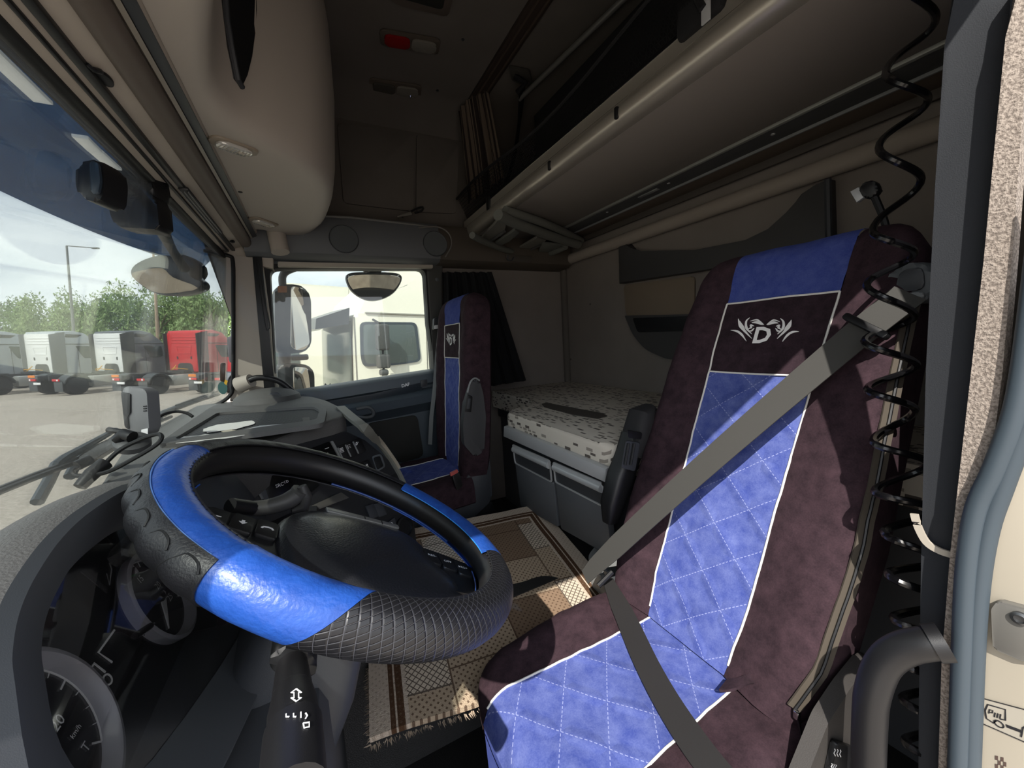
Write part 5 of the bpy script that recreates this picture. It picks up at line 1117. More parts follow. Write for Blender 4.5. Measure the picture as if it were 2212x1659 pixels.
b = B(); tube(b, smooth_path([P(x, y, X=.99) for x, y in [(1886, 418), (1896, 440), (1908, 470), (1915, 500), (1912, 530)]], 5), .006, 8); obj('lead', b, M_RUBBER, us)
g2_ = thing('grab_handle', 'thick black tubular grab handle beside the near seat and pillar', 'handle', P(1870, 1700, X=.55))
b = B(); tube(b, smooth_path([P(2032, 1388, X=.57), P(2000, 1390, X=.565), P(1950, 1402, X=.56), P(1910, 1432, X=.555), P(1886, 1490, X=.55), P(1878, 1560, X=.55), P(1872, 1760, X=.55)], 6), .0165, 16); obj('tube', b, M_BLACK, g2_)
b = B(); tube(b, [P(2010, 1389, X=.566), P(2042, 1387, X=.572)], .0185, 16); obj('end_sleeve', b, M_BLACK, g2_)
sw_ = thing('beige_strap', 'beige strap end looped at the near pillar behind the coiled cable', 'strap', P(2020, 1180, X=.66))
b = B(); ribbon(b, smooth_path([P(x, y, X=.612) for x, y in [(1975, 1110), (1984, 1140), (2002, 1172), (2030, 1190), (2062, 1200)]], 5), (0, .3, 1), .007, .003); obj('webbing', b, mat('beige_webbing', 'A79F92', .8), sw_)
# ================================================================ outside
ROLL = .048; PITCH = -.016
RO = Matrix.Rotation(ROLL, 4, FWD) @ Matrix.Rotation(PITCH, 4, RIGHT)
# level frame of the yard: origin on the ground below the camera; +y away along the view, +x to the right
F2 = V((.4495, .893, 0)).normalized(); R2 = V((F2.y, -F2.x, 0))
OUT = RO @ Matrix(((R2.x, F2.x, 0, 0), (R2.y, F2.y, 0, 0), (0, 0, 1, -2.6), (0, 0, 0, 1)))
OI = OUT.inverted()
def OX(px, py, d):                            # a photo point at distance d, in yard coordinates
    r = OI.to_3x3() @ (MC @ V((px-CX, py-CY, F))); return r*(d/r.y)+V((0, 0, 2.6))
def OG(px, py):                               # where a photo ray meets the ground
    r = OI.to_3x3() @ (MC @ V((px-CX, py-CY, F))); return r*(-2.6/r.z)+V((0, 0, 2.6))
def othing(name, label, cat, M, group=None): return thing(name, label, cat, group=group, M=OUT @ M)
def gravel(nb, bs):
    v = nb.coord(); n1 = nb.noise(v, .35, 5, .6); n2 = nb.noise(v, 14, 4, .7)
    c = nb.mix(n1, lin('82776C'), lin('A1968A')); d = nb.n('ShaderNodeMapRange'); nb.set(d.inputs[0], n2); d.inputs[1].default_value = .35; d.inputs[2].default_value = .7
    nb.nt.links.new(nb.mix(nb.m('MULTIPLY', d.outputs[0], .6), c, lin('C8BEB2')), bs.inputs['Base Color']); nb.nt.links.new(nb.bump(n2, .8, .03), bs.inputs['Normal'])
b = B(); grid(b, lambda u, v: V((-300+600*u, -300+600*v, 0)), 2, 2)
gr = obj('yard_ground', b, mat('gravel_yard', 'AC9985', .95, fn=gravel)); gr.matrix_basis = OUT; gr['kind'] = 'structure'
# -- parked tractor units seen from behind, each pointing away to the right
M_TYRE = mat('tyre', '17181A', .85); M_CHAS = mat('chassis_black', '1C1E22', .7); M_WIN = mat('truck_window', '2E3C3C', .15); M_RED = mat('tail_lamp', 'C41C22', .35); M_AMB = mat('amber_plate', 'E0812C', .5)
def P2(bm, pts, x0, x1, bev=.02): return prism(bm, [V((x0, y, z)) for y, z in pts], (x1-x0, 0, 0), bev)
def make_truck(label, M, m_rear, m_side, m_fair, group):
    t = othing('lorry', label, 'lorry', M, group)
    ob = lambda n, b, m, par=t: obj(n, b, m, par, inv=False)
    W_ = 1.24; y0, y1 = 0.0, 2.25               # cab from rear wall (y0) forward
    b = B(); P2(b, [(y0+.03, 1.05), (y0, 3.45), (y0+.08, 3.62), (y0+.9, 3.70), (y0+1.5, 3.55), (y1-.10, 2.95), (y1+.02, 2.3), (y1, .75), (y0+.9, .75), (y0+.7, 1.05)], -W_, W_, .05); ob('cab', b, m_side)
    b = B(); prism(b, rpoly([V((x, y0-.01, z)) for x, z in [(-W_+.04, 1.1), (W_-.04, 1.1), (W_-.04, 3.5), (-W_+.04, 3.5)]], .12), (0, -.03, 0), .015); rear = ob('rear_wall', b, m_rear)
    for z in (3.22, 3.05, 2.88):
        b = B(); box(b, (0, y0-.05, z), (1.9, .03, .04), bev=.01); ob('pressed_rib', b, m_rear, rear)
    b = B(); frame(b, rpoly([V((x, y0-.06, z)) for x, z in [(-.6, 2.7), (.6, 2.7), (.5, 2.2), (-.5, 2.2)]], .05), rpoly([V((x, y0-.06, z)) for x, z in [(-.52, 2.63), (.52, 2.63), (.43, 2.27), (-.43, 2.27)]], .05), (0, .03, 0), match=True); ob('pressed_panel', b, m_rear, rear)
    for x in (-.52, .52):
        b = B(); box(b, (x, y0-.05, 1.95), (.10, .03, .18), bev=.01); ob('rear_vent', b, M_CHAS, rear)
    b = B(); prism(b, rpoly([V((x, y0-.045, z)) for x, z in [(-.62, 1.05), (.62, 1.05), (.55, 1.5), (.4, 1.62), (-.4, 1.62), (-.55, 1.5)]], .08), (0, .03, 0)); ob('gearbox_recess', b, M_CHAS, rear)
    for s in (1, -1):
        b = B(); P2(b, [(y0-.25, 1.05), (y0-.25, 3.45), (y0+.5, 3.62), (y0+.42, 1.05)], s*W_-.03, s*W_+.03, .01); ob('side_fairing', b, m_fair)
        b = B(); P2(b, rpolyz([(y0+.95, 2.75), (y0+2.0, 2.72), (y0+2.12, 2.1), (y0+1.9, 1.95), (y0+1.35, 1.95), (y0+1.2, 2.2)], .08), s*W_-.015, s*W_+.025, .005); wn = ob('side_window', b, M_WIN)
        b = B(); P2(b, rpolyz([(y0+.55, 3.50), (y0+1.35, 3.46), (y0+1.1, 3.28), (y0+.5, 3.28)], .06), s*W_-.01, s*W_+.02, .005); ob('roof_window', b, M_CHAS)
        b = B(); box(b, (s*W_, y0+1.05, 1.75), (.03, .02, 1.6)); ob('door_gap', b, M_CHAS)
        b = B(); box(b, (s*W_, y0+1.1, 2.86), (.05, 2.1, .05), bev=.01); ob('roof_gutter', b, M_CHAS)
        b = B(); box(b, (s*(W_+.18), y0+2.15, 2.35), (.22, .12, .8), bev=.04); ob('mirror', b, M_CHAS)
        b = B(); box(b, (s*(W_-.15), y0+1.5, .85), (.3, .75, .5), bev=.1); ob('wheel_arch', b, m_side)
        b = B(); box(b, (s*.4, -1.6, .95), (.09, 3.2, .26), bev=.01); ob('chassis_rail', b, M_CHAS)
        b = B(); box(b, (s*.95, -1.0, .7), (.5, 1.5, .6), bev=.08); ob('fuel_tank', b, mat('tank_alu', '9C9C98', .4, metal=.4))
        for wy in (1.45, -2.45):
            b = B(); w0 = .34 if wy > 0 else .55; o = V((s*(1.22-w0), wy, .5)); lathe(b, [(.30, 0), (.46, .02), (.50, .07), (.50, w0-.07), (.46, w0-.02), (.30, w0)], o, (s, 0, 0), 28); wh = ob('wheel', b, M_TYRE)
            b = B(); lathe(b, [(.31, w0-.03), (.29, w0-.005), (.25, w0-.08), (.14, w0-.10), (.12, w0-.02), (0, w0-.01)], o, (s, 0, 0), 20); ob('hub', b, mat('wheel_hub', '9A9C9E', .5, metal=.2), wh)
        b = B(); R3 = [[V((s*.60, -2.45+.62*math.cos(a), .55+.62*math.sin(a))), V((s*1.24, -2.45+.62*math.cos(a), .55+.62*math.sin(a))), V((s*1.24, -2.45+.58*math.cos(a), .55+.58*math.sin(a))), V((s*.60, -2.45+.58*math.cos(a), .55+.58*math.sin(a)))] for a in [.15+(PI-.3)*k/12 for k in range(13)]]; rings(b, R3); ob('mudguard', b, mat('mudguard_grey', '3A3E40', .6))
        b = B(); box(b, (s*.92, -3.13, .5), (.6, .03, .55), bev=.01); ob('mud_flap', b, mat('mud_flap', '46494B', .7))
        b = B(); box(b, (s*.85, -3.17, .86), (.5, .06, .13), bev=.02); ob('tail_lamp', b, M_RED)
        b = B(); box(b, (s*1.0, -3.205, .86), (.1, .02, .09), bev=.005); ob('tail_lamp_clear', b, M_INK)
    b = B(); box(b, (-.85, -3.2, 1.05), (.5, .02, .14), bev=.005); ob('marker_plate', b, M_AMB)
    b = B(); box(b, (-.5, -3.2, .66), (.52, .02, .12), bev=.005); ob('number_plate', b, M_INK)
    b = B(); box(b, (0, -2.2, 1.13), (.95, 1.0, .08), bev=.03); ob('fifth_wheel', b, M_CHAS)
    b = B(); box(b, (0, -.45, 1.05), (1.3, .5, .3), bev=.05); ob('gearbox', b, M_CHAS)
    b = B(); tube(b, smooth_path([V((-.5, -.2, 1.5)), V((-.3, -.6, 1.2)), V((.2, -.9, 1.35)), V((.5, -.3, 1.25))], 5), .025, 6); ob('air_line', b, mat('yellow_line', 'D8A02C', .5))
    return t
def rpolyz(pts, r): return [(p.y, p.z) for p in rpoly([V((0, y, z)) for y, z in pts], r, 3)]
M_TWH = mat('truck_white', 'DCDDDC', .4); M_TGR = mat('truck_silver', 'A8ADB2', .4); M_TDK = mat('truck_dark', '55595F', .4); M_TRD = mat('truck_red', 'C42A30', .4)
HEAD = D2(-11)                                # heading 40 degrees to the right of the view direction
def TM(px, d): 
    c = OX(px, 750, d); return Matrix.Translation((c.x, c.y, 0)) @ Matrix.Rotation(HEAD, 4, 'Z')
gp = 'lorries parked across the yard'
make_truck('red lorry cab seen from behind across the yard', TM(398, 24.2), M_TRD, M_TRD, M_CHAS, gp)
make_truck('silver grey lorry cab left of the red one across the yard', TM(238, 24.2), M_TWH, M_TDK, M_CHAS, gp)
make_truck('white lorry cab, second left of the red one across the yard', TM(87, 24.2), M_TWH, M_TGR, M_TDK, gp)
make_truck('grey lorry cut by the left picture edge across the yard', TM(-62, 24.2), M_TGR, M_TGR, M_TDK, gp)
make_truck('white lorry mostly hidden behind the right windscreen pillar', TM(545, 24.2), M_TWH, M_TGR, M_TDK, gp)
# -- the tall white lorry beside the passenger window, parked facing the same way
nl_ = OI @ P(757, 700, Y=5.75); hd_ = OI.to_3x3() @ V((-math.cos(.14), -math.sin(.14), 0)); ang = math.atan2(-hd_.x, hd_.y)
DM = Matrix.Translation((nl_.x, nl_.y, 0)) @ Matrix.Rotation(ang, 4, 'Z')
M_CR = mat('cream_white', 'E8E4D4', .35, coat=.3)
dl = othing('lorry', 'tall cream white lorry right outside the far door window', 'lorry', DM)
def dob(n, b, m, par=None): return obj(n, b, m, par or dl, inv=False)
# local: y forward, near side at x = 0, cab spans x 0..2.45
zb = lambda px, py: (OI @ P(px, py, Y=5.75)).z
b = B(); prism(b, rpoly([V((0, y, z)) for y, z in [(-2.2, .9), (-2.2, 3.05), (-.05, 3.05), (-.02, 1.55), (.04, .9)]], [.02, .02, .06, .02, .05]), (2.45, 0, 0), .05, 3); dob('cab', b, M_CR)
b = B(); rings(b, [[V((x, y, z)) for x, y in [(.02+i, -.12+k), (2.43-i, -.12+k), (2.43-i, -2.2), (.02+i, -2.2)]] for z, i, k in ((3.04, 0, 0), (3.35, .04, -.15), (3.75, .12, -.55), (4.0, .25, -1.0))]); dob('high_roof', b, M_CR)
b = B(); box(b, (1.225, -1.2, 3.06), (2.5, 2.0, .025), bev=.01); dob('roof_seam', b, mat('seam_grey', '8E8C82', .6))
b = B(); P2(b, rpolyz([(-.14, zb(775, 697)), (-.92, zb(885, 697)), (-.97, zb(889, 780)), (-.60, zb(830, 788)), (-.16, zb(776, 790)), (-.13, zb(774, 770))], .07), -.02, .03, .004); sw2 = dob('side_window', b, mat('window_tint', '55605E', .12))
b = B(); frame(b, [V((-.022, y, z)) for y, z in rpolyz([(-.12, zb(774, 695)), (-.94, zb(885, 695)), (-.99, zb(889, 782)), (-.60, zb(830, 790)), (-.14, zb(776, 793)), (-.11, zb(774, 770))], .08)], [V((-.022, y, z)) for y, z in rpolyz([(-.16, zb(774, 700)), (-.90, zb(885, 700)), (-.95, zb(889, 778)), (-.60, zb(830, 786)), (-.18, zb(776, 787)), (-.15, zb(774, 770))], .06)], (.03, 0, 0), match=True); dob('window_rubber', b, M_SEAL, sw2)
for y, z0, z1 in ((-.05, 1.2, 3.0), (-1.10, 1.2, 3.0)):
    b = B(); box(b, (-.001, y, (z0+z1)/2), (.01, .014, z1-z0)); dob('door_gap', b, mat('gap_grey', '77756E', .6))
b = B(); grid(b, lambda u, v: V((.10+2.25*u, .02+.05*math.sin(PI*u)-.07*v*0+.0, 2.95-1.15*v))+V((0, -.05*(1-v)*.6, 0)), 12, 6, th=.02); dob('windscreen', b, mat('lorry_windscreen', '414D4A', .1))
b = B(); box(b, (1.22, .05, 1.74), (2.3, .08, .16), bev=.03); wpan = dob('wiper_panel', b, mat('wiper_panel', '4B5053', .6))
for x in (.35, .8, 1.25):
    b = B(); tube(b, [V((x, .10, 1.78)), V((x+.35, .10, 1.95)), V((x+.55, .09, 1.85))], .015, 6); dob('wiper', b, M_CHAS, wpan)
b = B(); rings(b, [[V((x, .0, z)), V((x, .42, z-.16)), V((x, .44, z-.30)), V((x, .02, z-.22))] for x, z in ((.0, 3.12), (.5, 3.14), (1.225, 3.16), (2.0, 3.14), (2.45, 3.12))]); dob('sun_visor', b, mat('visor_dark', '2A3036', .3))
b = B(); box(b, (1.22, .03, 1.12), (2.3, .10, .5), bev=.04); gl = dob('grille', b, mat('grille_mesh', '8A8780', .6))
for k in range(5):
    b = B(); box(b, (1.22, .085, .94+.085*k), (2.2, .02, .03), bev=.006); dob('grille_bar', b, M_CHAS, gl)
b = B(); prism(b, [V((.62+.05*math.cos(a), .055, 1.50+.11*math.sin(a))) for a in [2*PI*i/16 for i in range(16)]], (0, .012, 0), .004); dob('front_emblem', b, mat('green_leaf', '3E8A5C', .4))
b = B(); 
for s, z, h, w in ((0, zb(799, 729), .36, .16), (1, zb(807, 780), .20, .16), (2, zb(796, 804), .09, .10)):
    bb = B(); box(bb, (-.22, -.36, z), (.12, w+.02, h), bev=.035, seg=3); dob('mirror_housing', bb, mat('mirror_grey', '474948', .5))
tube(b, [V((-.02, -.30, zb(799, 690))), V((-.20, -.34, zb(799, 700))), V((-.22, -.36, zb(799, 720))), V((-.22, -.36, zb(799, 808))), V((-.16, -.36, zb(799, 810)))], .016, 8); dob('mirror_arm', b, M_CHAS)
b = B(); q = [V((.25, .0-.0, 3.6)), V((.25, -.30, 3.9))]
fl_ = [V((-.0, -.55, 3.30)), V((-.0, -1.15, 3.72)), V((-.0, -1.05, 3.30))]
tube(b, [V((.09, -.45, 3.36)), V((.19, -.95, 3.86)), V((.10, -.85, 3.50)), V((.07, -.48, 3.33))], .012, 6, closed=True); dob('roof_lettering_frame', b, mat('lettering_grey', '5B6066', .6))
for y in (-1.45,):
    b = B(); text(b, '102', V((-.004, y, 1.62)), (0, -1, 0), (0, 0, 1), .14, th=.001); dob('cab_number', b, mat('lettering_grey', '5B6066', .6))
for wy in (-.75,):
    b = B(); lathe(b, [(.3, 0), (.48, .02), (.5, .08), (.5, .28), (.48, .33), (.3, .35)], V((.02, wy, .5)), (1, 0, 0), 24); dob('wheel', b, M_TYRE)
b = B(); box(b, (1.22, -1.1, .75), (2.3, 2.1, .4), bev=.08); dob('lower_body', b, M_CR)
# second white lorry standing behind it
d2m = DM @ Matrix.Translation((3.6, 1.35, 0))
o2 = othing('lorry', 'white lorry front half hidden behind the far mirror and the cream lorry', 'lorry', d2m)
def ob2(n, b, m): return obj(n, b, m, o2, inv=False)
b = B(); prism(b, rpoly([V((0, y, z)) for y, z in [(-2.2, .6), (-2.2, 3.9), (-.9, 3.9), (-.1, 3.1), (0, 1.6), (.05, .6)]], .06), (2.45, 0, 0), .06); ob2('cab', b, M_CR)
b = B(); box(b, (1.22, .0, 2.3), (2.2, .10, 1.05), bev=.05); ob2('windscreen', b, mat('lorry_windscreen', '414D4A', .1))
b = B(); P2(b, rpolyz([(-.25, 2.9), (-1.1, 2.88), (-1.1, 2.1), (-.25, 2.0)], .07), -.02, .03, .004); ob2('side_window', b, mat('window_tint', '55605E', .12))
b = B(); box(b, (-.2, .0, 2.55), (.25, .2, .5), bev=.05); ob2('mirror_housing', b, M_CHAS)
# -- lamp posts
for px, pt, pb, d, lab in ((150, 531, 715, 30, 'thin grey lamp post left of the row of lorries'), (340, 537, 835, 27, 'taller rusty lamp post between silver and red lorries')):
    a, c = OX(px-6 if px < 200 else px-9, pt, d), OX(px+8 if px < 200 else px+10, pb, d)
    t = othing('lamp_post', lab, 'lamp post', Matrix.Translation((c.x, c.y, 0)))
    m = mat('post_grey', '7E807C', .6) if px < 200 else mat('post_rusty', 'A08A72', .7)
    w = lambda v: v-V((c.x, c.y, 0))
    b = B(); g0 = V((c.x+(c.x-a.x)*.4, c.y, 0)); tube(b, [w(g0), w(a)], [.11, .06], 10); obj('post', b, m, t, inv=False)
    b = B(); tube(b, [w(a), w(OX(px+60 if px < 200 else px+55, pt+5 if px < 200 else pt+12, d))], .035, 8); obj('arm', b, m, t, inv=False)
    e_ = OX(px+56 if px < 200 else px+52, pt+5 if px < 200 else pt+12, d); b = B(); box(b, w(e_), (.5, .2, .1), bev=.03); obj('lamp_head', b, m, t, inv=False)
# -- trees behind the lorries
def leafmesh(seed, n):
    rnd = random.Random(seed); b = B()
    cl = [(V((rnd.gauss(0, .42), rnd.gauss(0, .42), rnd.uniform(.28, .95))), rnd.uniform(.13, .26)) for _ in range(26)]
    for k in range(n):
        c, r = rnd.choice(cl); d = V((rnd.gauss(0, 1), rnd.gauss(0, 1), rnd.gauss(0, .8))).normalized(); p = c+d*r*rnd.random()**.35
        u = V((rnd.gauss(0, 1), rnd.gauss(0, 1), rnd.gauss(0, 1))).normalized(); w = d.cross(u).normalized(); s = rnd.uniform(.012, .026); nn_ = d*s*.25
        q = [p+u*s*1.5, p+w*s*.6+nn_, p-u*s*1.5, p-w*s*.6+nn_]; vs_ = [b.verts.new(x) for x in q]
        b.faces.new((vs_[0], vs_[1], vs_[2])); b.faces.new((vs_[0], vs_[2], vs_[3]))
    me = bpy.data.meshes.new('foliage'); b.to_mesh(me); b.free(); return me
def trunkmesh(seed):
    rnd = random.Random(seed); b = B(); tube(b, [V((0, 0, 0)), V((.02, .0, .3)), V((.0, .03, .7))], [.03, .022, .008], 7)
    for k in range(7):
        z = rnd.uniform(.22, .6); a = rnd.uniform(0, 6.28); tube(b, [V((.01, .01, z)), V((.18*math.cos(a), .18*math.sin(a), z+.14)), V((.34*math.cos(a), .34*math.sin(a), z+.25))], [.011, .007, .002], 5)
    me = bpy.data.meshes.new('trunk'); bmesh.ops.recalc_face_normals(b, faces=b.faces); b.to_mesh(me); b.free(); return me
def leafmat(name, a, c):
    def fn(nb, bs):
        f = nb.noise(nb.coord(), 9, 3); nb.nt.links.new(nb.mix(f, lin(a), lin(c)), bs.inputs['Base Color']); bs.inputs['Subsurface Weight'].default_value = 0
    return mat(name, a, .7, fn=fn)
LM = [leafmat('leaf_dark', '34502C', '5F7C48'), leafmat('leaf_mid', '4A6A38', '7C9658'), leafmat('leaf_pale', '5E7C46', '95A86C')]
MESH = []
for k in range(4):
    me = leafmesh(40+k, 5200); MESH.append((me, trunkmesh(60+k)))
BARK = mat('bark', '54493C', .9)
rnd = random.Random(5)
TREES = [(20, 46, 7.6, 0, 'dark green tree at the left picture edge above the grey and white lorries'), (75, 43, 7.3, 1, 'mid green tree above the white lorry, left of the grey lamp post'),
 (124, 47, 7.9, 1, 'mid green tree just left of the grey lamp post'), (178, 41, 7.9, 2, 'pale green tree just right of the grey lamp post'), (222, 46, 7.7, 0, 'dark green tree rising behind the silver lorry roof'),
 (268, 42, 7.3, 1, 'mid green tree below the front mirror, right of the silver lorry roof'), (310, 45, 7.7, 0, 'dark green tree between the silver lorry and the rusty lamp post'), (352, 41, 8.4, 2, 'pale green tree right beside the rusty lamp post'),
 (402, 44, 9.0, 1, 'mid green tree rising behind the left half of the red lorry'), (446, 41, 9.0, 2, 'pale green tree rising behind the right half of the red lorry'), (494, 45, 8.6, 1, 'mid green tree touching the far windscreen pillar, right of the red lorry')]
for i, (px, d, h, k, lab) in enumerate(TREES):
    c = OX(px, 750, d); M = Matrix.Translation((c.x, c.y, 0)) @ Matrix.Rotation(rnd.uniform(0, 6.28), 4, 'Z') @ Matrix.Diagonal((h*.62, h*.62, h, 1))
    t = othing('tree', lab, 'tree', M, 'trees beyond the lorries')
    src = MESH[i % 4]; me = src[0].copy(); me.materials.append(LM[k]); o = bpy.data.objects.new('foliage', me); link(o, t, False)
    me = src[1]
    if not me.materials: me.materials.append(BARK)
    o = bpy.data.objects.new('trunk', me); link(o, t, False)
# bushes closing the foot of the tree line
for i, (px, lab) in enumerate(((30, 'green bush at the foot of the trees behind the white lorry'), (160, 'green bush at the foot of the trees between white and silver lorries'), (290, 'green bush at the foot of the trees behind the silver lorry'), (355, 'green bush in the gap left of the red lorry'), (470, 'green bush at the foot of the trees behind the red lorry'))):
    c = OX(px, 750, 49); M = Matrix.Translation((c.x, c.y, -1.6)) @ Matrix.Rotation(i*1.3, 4, 'Z') @ Matrix.Diagonal((6.2, 4.2, 5.6, 1))
    t = othing('bush', lab, 'bush', M, 'bushes under the tree line'); me = MESH[i % 4][0].copy(); me.materials.append(LM[(i+1) % 2]); o = bpy.data.objects.new('foliage', me); link(o, t, False)
    o = bpy.data.objects.new('stem', MESH[i % 4][1]); link(o, t, False)
# ================================================================ outer parts of this cab
vz = thing('sun_visor', 'smoked blue outer sun visor along the top of the windscreen', 'sun visor', (-.5, 1.1, .5))
def vis(u, v):
    y = -.05+2.2*u; e = (1-abs(2*u-1)**2.2)
    return V((-.335-.20*v*(.35+.65*e)-.02*e, y, .455-(.075+.012*e)*v+.03*e*(1-v)))
low = [P(x, y, X=-.50) for x, y in [(0, 355), (250, 498)]]
b = B(); grid(b, vis, 40, 8, th=.004); obj('smoked_panel', b, G_VISOR, vz)
for k, (x0, y0, x1, y1) in enumerate(((-60, 68, 92, 214), (172, 290, 205, 322), (206, 322, 248, 360))):
    a, c = P(x0, y0, Z=.452), P(x1, y1, Z=.452); d = (c-a); w = V((-d.y, d.x, 0)).normalized()*.012
    b = B(); prism(b, [a-w, c-w, c+w, a+w], (0, 0, -.008), .002); obj('sky_gap_strip', b, mat('sky_gap_white', 'F2F2F0', .3, emit=('FFFFFF', .25)), vz)  # no lamp: glowing strip stands for sky light in the gap above the visor
DCAM, DMIR = P(190, 390, X=-.325).dot(FWD)-.03, P(290, 420, X=-.345).dot(FWD)
for (q, d, lab) in (([(164, 352), (218, 342), (226, 380), (222, 424), (210, 437), (172, 428), (163, 400)], DCAM, 'small dark camera box hanging at the windscreen top, left one'), ([(236, 405), (300, 396), (338, 430), (344, 496), (250, 490), (236, 460)], DMIR, 'large dark box of the front mirror arm at the windscreen top')):
    t = thing('camera_box' if d == DCAM else 'mirror_base', lab, 'box', PD(*q[0], d))
    b = B(); prism(b, rpoly([PD(x, y, d) for x, y in q], .012), FWD*.04, .008); obj('housing', b, M_BLACK, t)
    if d == DCAM:
        b = B(); prism(b, rpoly([PD(x, y, d-.004) for x, y in [(198, 350), (217, 352), (222, 395), (216, 424), (202, 420)]], .006), -FWD*.004, .002); obj('side_face', b, mat('camera_side', '26303A', .4), t)
    else:
        b = B(); prism(b, rpoly([PD(x, y, d) for x, y in [(248, 340), (290, 322), (318, 345), (332, 420), (300, 470), (262, 420)]], .015), FWD*.05, .01); obj('arm_root', b, M_BLACK, t)
        b = B(); tube(b, [PD(340, 480, d+.03), PD(372, 540, 1.25), PD(398, 580, 1.36)], [.016, .013, .016], 10); obj('arm', b, mat('arm_dark', '22282E', .4), t)
fm = thing('front_mirror', 'curved front mirror outside the far windscreen corner', 'mirror', PD(360, 596, 1.4))
rim = [(283, 590), (290, 574), (314, 560), (346, 552), (376, 556), (400, 580), (430, 604), (431, 620), (410, 630), (372, 636), (332, 632), (296, 608)]
rp = smooth_path([PD(x, y, 1.4) for x, y in rim], 4, closed=True); rc_ = sum(rp, V())/len(rp)
M_MIR = mat('mirror_glass', 'B9B2A6', .04, metal=1)
b = B(); rings(b, [[rc_+(p-rc_)*s+FWD*h for p in rp] for s, h in ((1, 0), (1.02, .02), (.9, .06), (.5, .085))]); obj('housing', b, mat('mirror_shell', '23292E', .4), fm)
FMN = (-FWD-UP*.5).normalized(); mirq = [PP(x, y, PD(360, 612, 1.385), FMN) for x, y in [(286, 592), (312, 584), (352, 580), (376, 600), (428, 622), (372, 634), (332, 630), (298, 608)]]
b = B(); prism(b, smooth_path(mirq, 3, closed=True), -FWD*.003); obj('mirror_glass', b, M_MIR, fm)
b = B(); tube(b, smooth_path([PD(392, 566, 1.4), PD(410, 572, 1.4), PD(428, 584, 1.4), PD(424, 596, 1.41)], 4), [.02]+[.028]*11+[.02], 12); obj('joint', b, M_BLACK, fm)
km = thing('kerb_mirror', 'wide kerb mirror hanging outside the top of the far door window', 'mirror', V((.34, 2.42, .40)))
rp = smooth_path([P(x, y, Y=2.42) for x, y in [(749, 606), (752, 592), (775, 588), (830, 588), (862, 592), (867, 606), (850, 632), (820, 647), (790, 647), (762, 630)]], 4, closed=True); rc_ = sum(rp, V())/len(rp)
b = B(); rings(b, [[rc_+(p-rc_)*s+V((0, h, 0)) for p in rp] for s, h in ((1, 0), (1.03, .02), (.85, .06), (.5, .08))]); obj('housing', b, mat('mirror_shell', '23292E', .4), km)
KMN = V((0, -.55, -.83)).normalized(); b = B(); prism(b, smooth_path([PP(x, y, V((.34, 2.415, .33)), KMN) for x, y in [(752, 607), (756, 598), (777, 594), (828, 594), (859, 598), (864, 607), (847, 630), (818, 644), (792, 644), (765, 628)]], 4, closed=True), -KMN*.003); obj('mirror_glass', b, M_MIR, km)
b = B(); tube(b, smooth_path([P(x, y, Y=2.412) for x, y in [(752, 596), (775, 612), (808, 621), (838, 614), (862, 594)]], 4), .004, 6); obj('glass_edge', b, M_INK, km)
b = B(); box(b, P(810, 580, Y=2.38), (.07, .08, .045), bev=.01); obj('mount', b, M_BLACK, km)
b = B(); lathe(b, [(.022, 0), (.022, .02), (.014, .026)], P(790, 580, Y=2.2), (0, -1, 0), 14); obj('pivot_knob', b, M_BLACK, km)
dm = thing('door_mirror', 'large twin door mirror outside the far door window', 'mirror', V((-.12, 2.35, .1)))
MS = mat('mirror_shell_dark', '262B2F', .45)
def shell(q, dy, name):
    b = B(); prism(b, rpoly([P(x, y, Y=2.30) for x, y in q], .03), (-.02, dy, 0), .015, 3); obj(name, b, MS, dm)
shell([(594, 622), (610, 614), (640, 614), (662, 622), (672, 645), (673, 740), (664, 758), (640, 764), (598, 764), (594, 700)], .10, 'upper_housing')
shell([(600, 786), (640, 784), (670, 790), (679, 806), (680, 850), (600, 870)], .10, 'lower_housing')
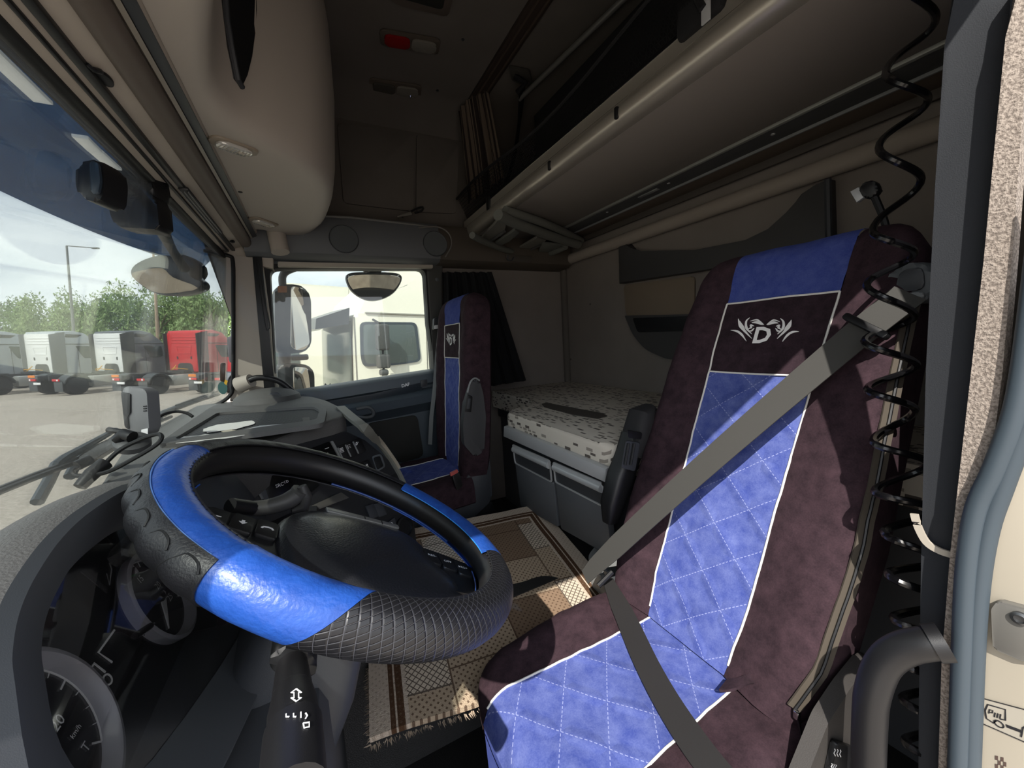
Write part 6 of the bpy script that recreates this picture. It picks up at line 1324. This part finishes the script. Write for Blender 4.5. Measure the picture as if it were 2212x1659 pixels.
for q in ([(630, 618), (655, 622), (669, 640), (672, 690), (670, 738), (660, 755), (640, 757), (629, 748)], [(634, 792), (662, 794), (674, 806), (677, 850), (636, 850)]):
    DMN = V((.76, -.65, -.02)).normalized(); cq_ = sum([P(x, y, Y=2.27) for x, y in q], V())/len(q); b = B(); prism(b, rpoly([PP(x, y, cq_, DMN) for x, y in q], .02), -DMN*.004, .001); obj('mirror_glass', b, M_MIR, dm)
b = B(); tube(b, smooth_path([P(x, y, Y=2.34) for x, y in [(612, 625), (610, 600), (618, 587), (640, 578)]], 4), .018, 10); obj('arm', b, MS, dm)
b = B(); tube(b, [P(615, 760, Y=2.34), P(615, 790, Y=2.34)], .03, 12); box(b, P(648, 772, Y=2.31), (.08, .06, .03), bev=.008); obj('joint', b, MS, dm)
b = B(); prism(b, rpoly([P(x, y, Y=2.296) for x, y in [(600, 618), (620, 618), (620, 632), (600, 632)]], .004), (0, -.003, 0)); obj('reflector', b, mat('amber_reflector', '9A5A30', .3), dm)
# wipers
def wiper(name, label, arm, blade, d=-.56):
    t = thing(name, label, 'wiper', P(*arm[0], X=d))
    b = B(); tube(b, [P(x, y, X=d) for x, y in arm], [.011]*(len(arm)-1)+[.007], 8); obj('arm', b, mat('wiper_arm', '3B4248', .5), t)
    b = B(); tube(b, [P(x, y, X=d+.012) for x, y in blade], .006, 6); obj('blade', b, M_RUBBER, t)
    b = B(); tube(b, [P(x, y-8, X=d+.006) for x, y in blade], .004, 6); obj('blade_carrier', b, M_BLACK, t)
wiper('wiper', 'near windscreen wiper at the lower left, arm bent over the glass', [(80, 1085), (105, 1040), (122, 1004), (140, 990), (250, 928)], [(-40, 1078), (70, 1034), (165, 998)])
wiper('wiper', 'far windscreen wiper reaching to the right pillar', [(322, 945), (335, 915), (350, 893), (395, 875), (470, 850)], [(310, 930), (370, 905)] if 0 else [(380, 884), (430, 866), (474, 852)])
wiper('wiper', 'middle windscreen wiper lying low behind the toll box', [(150, 1030), (165, 1000), (200, 972), (330, 920)], [(180, 985), (280, 938), (370, 900)])
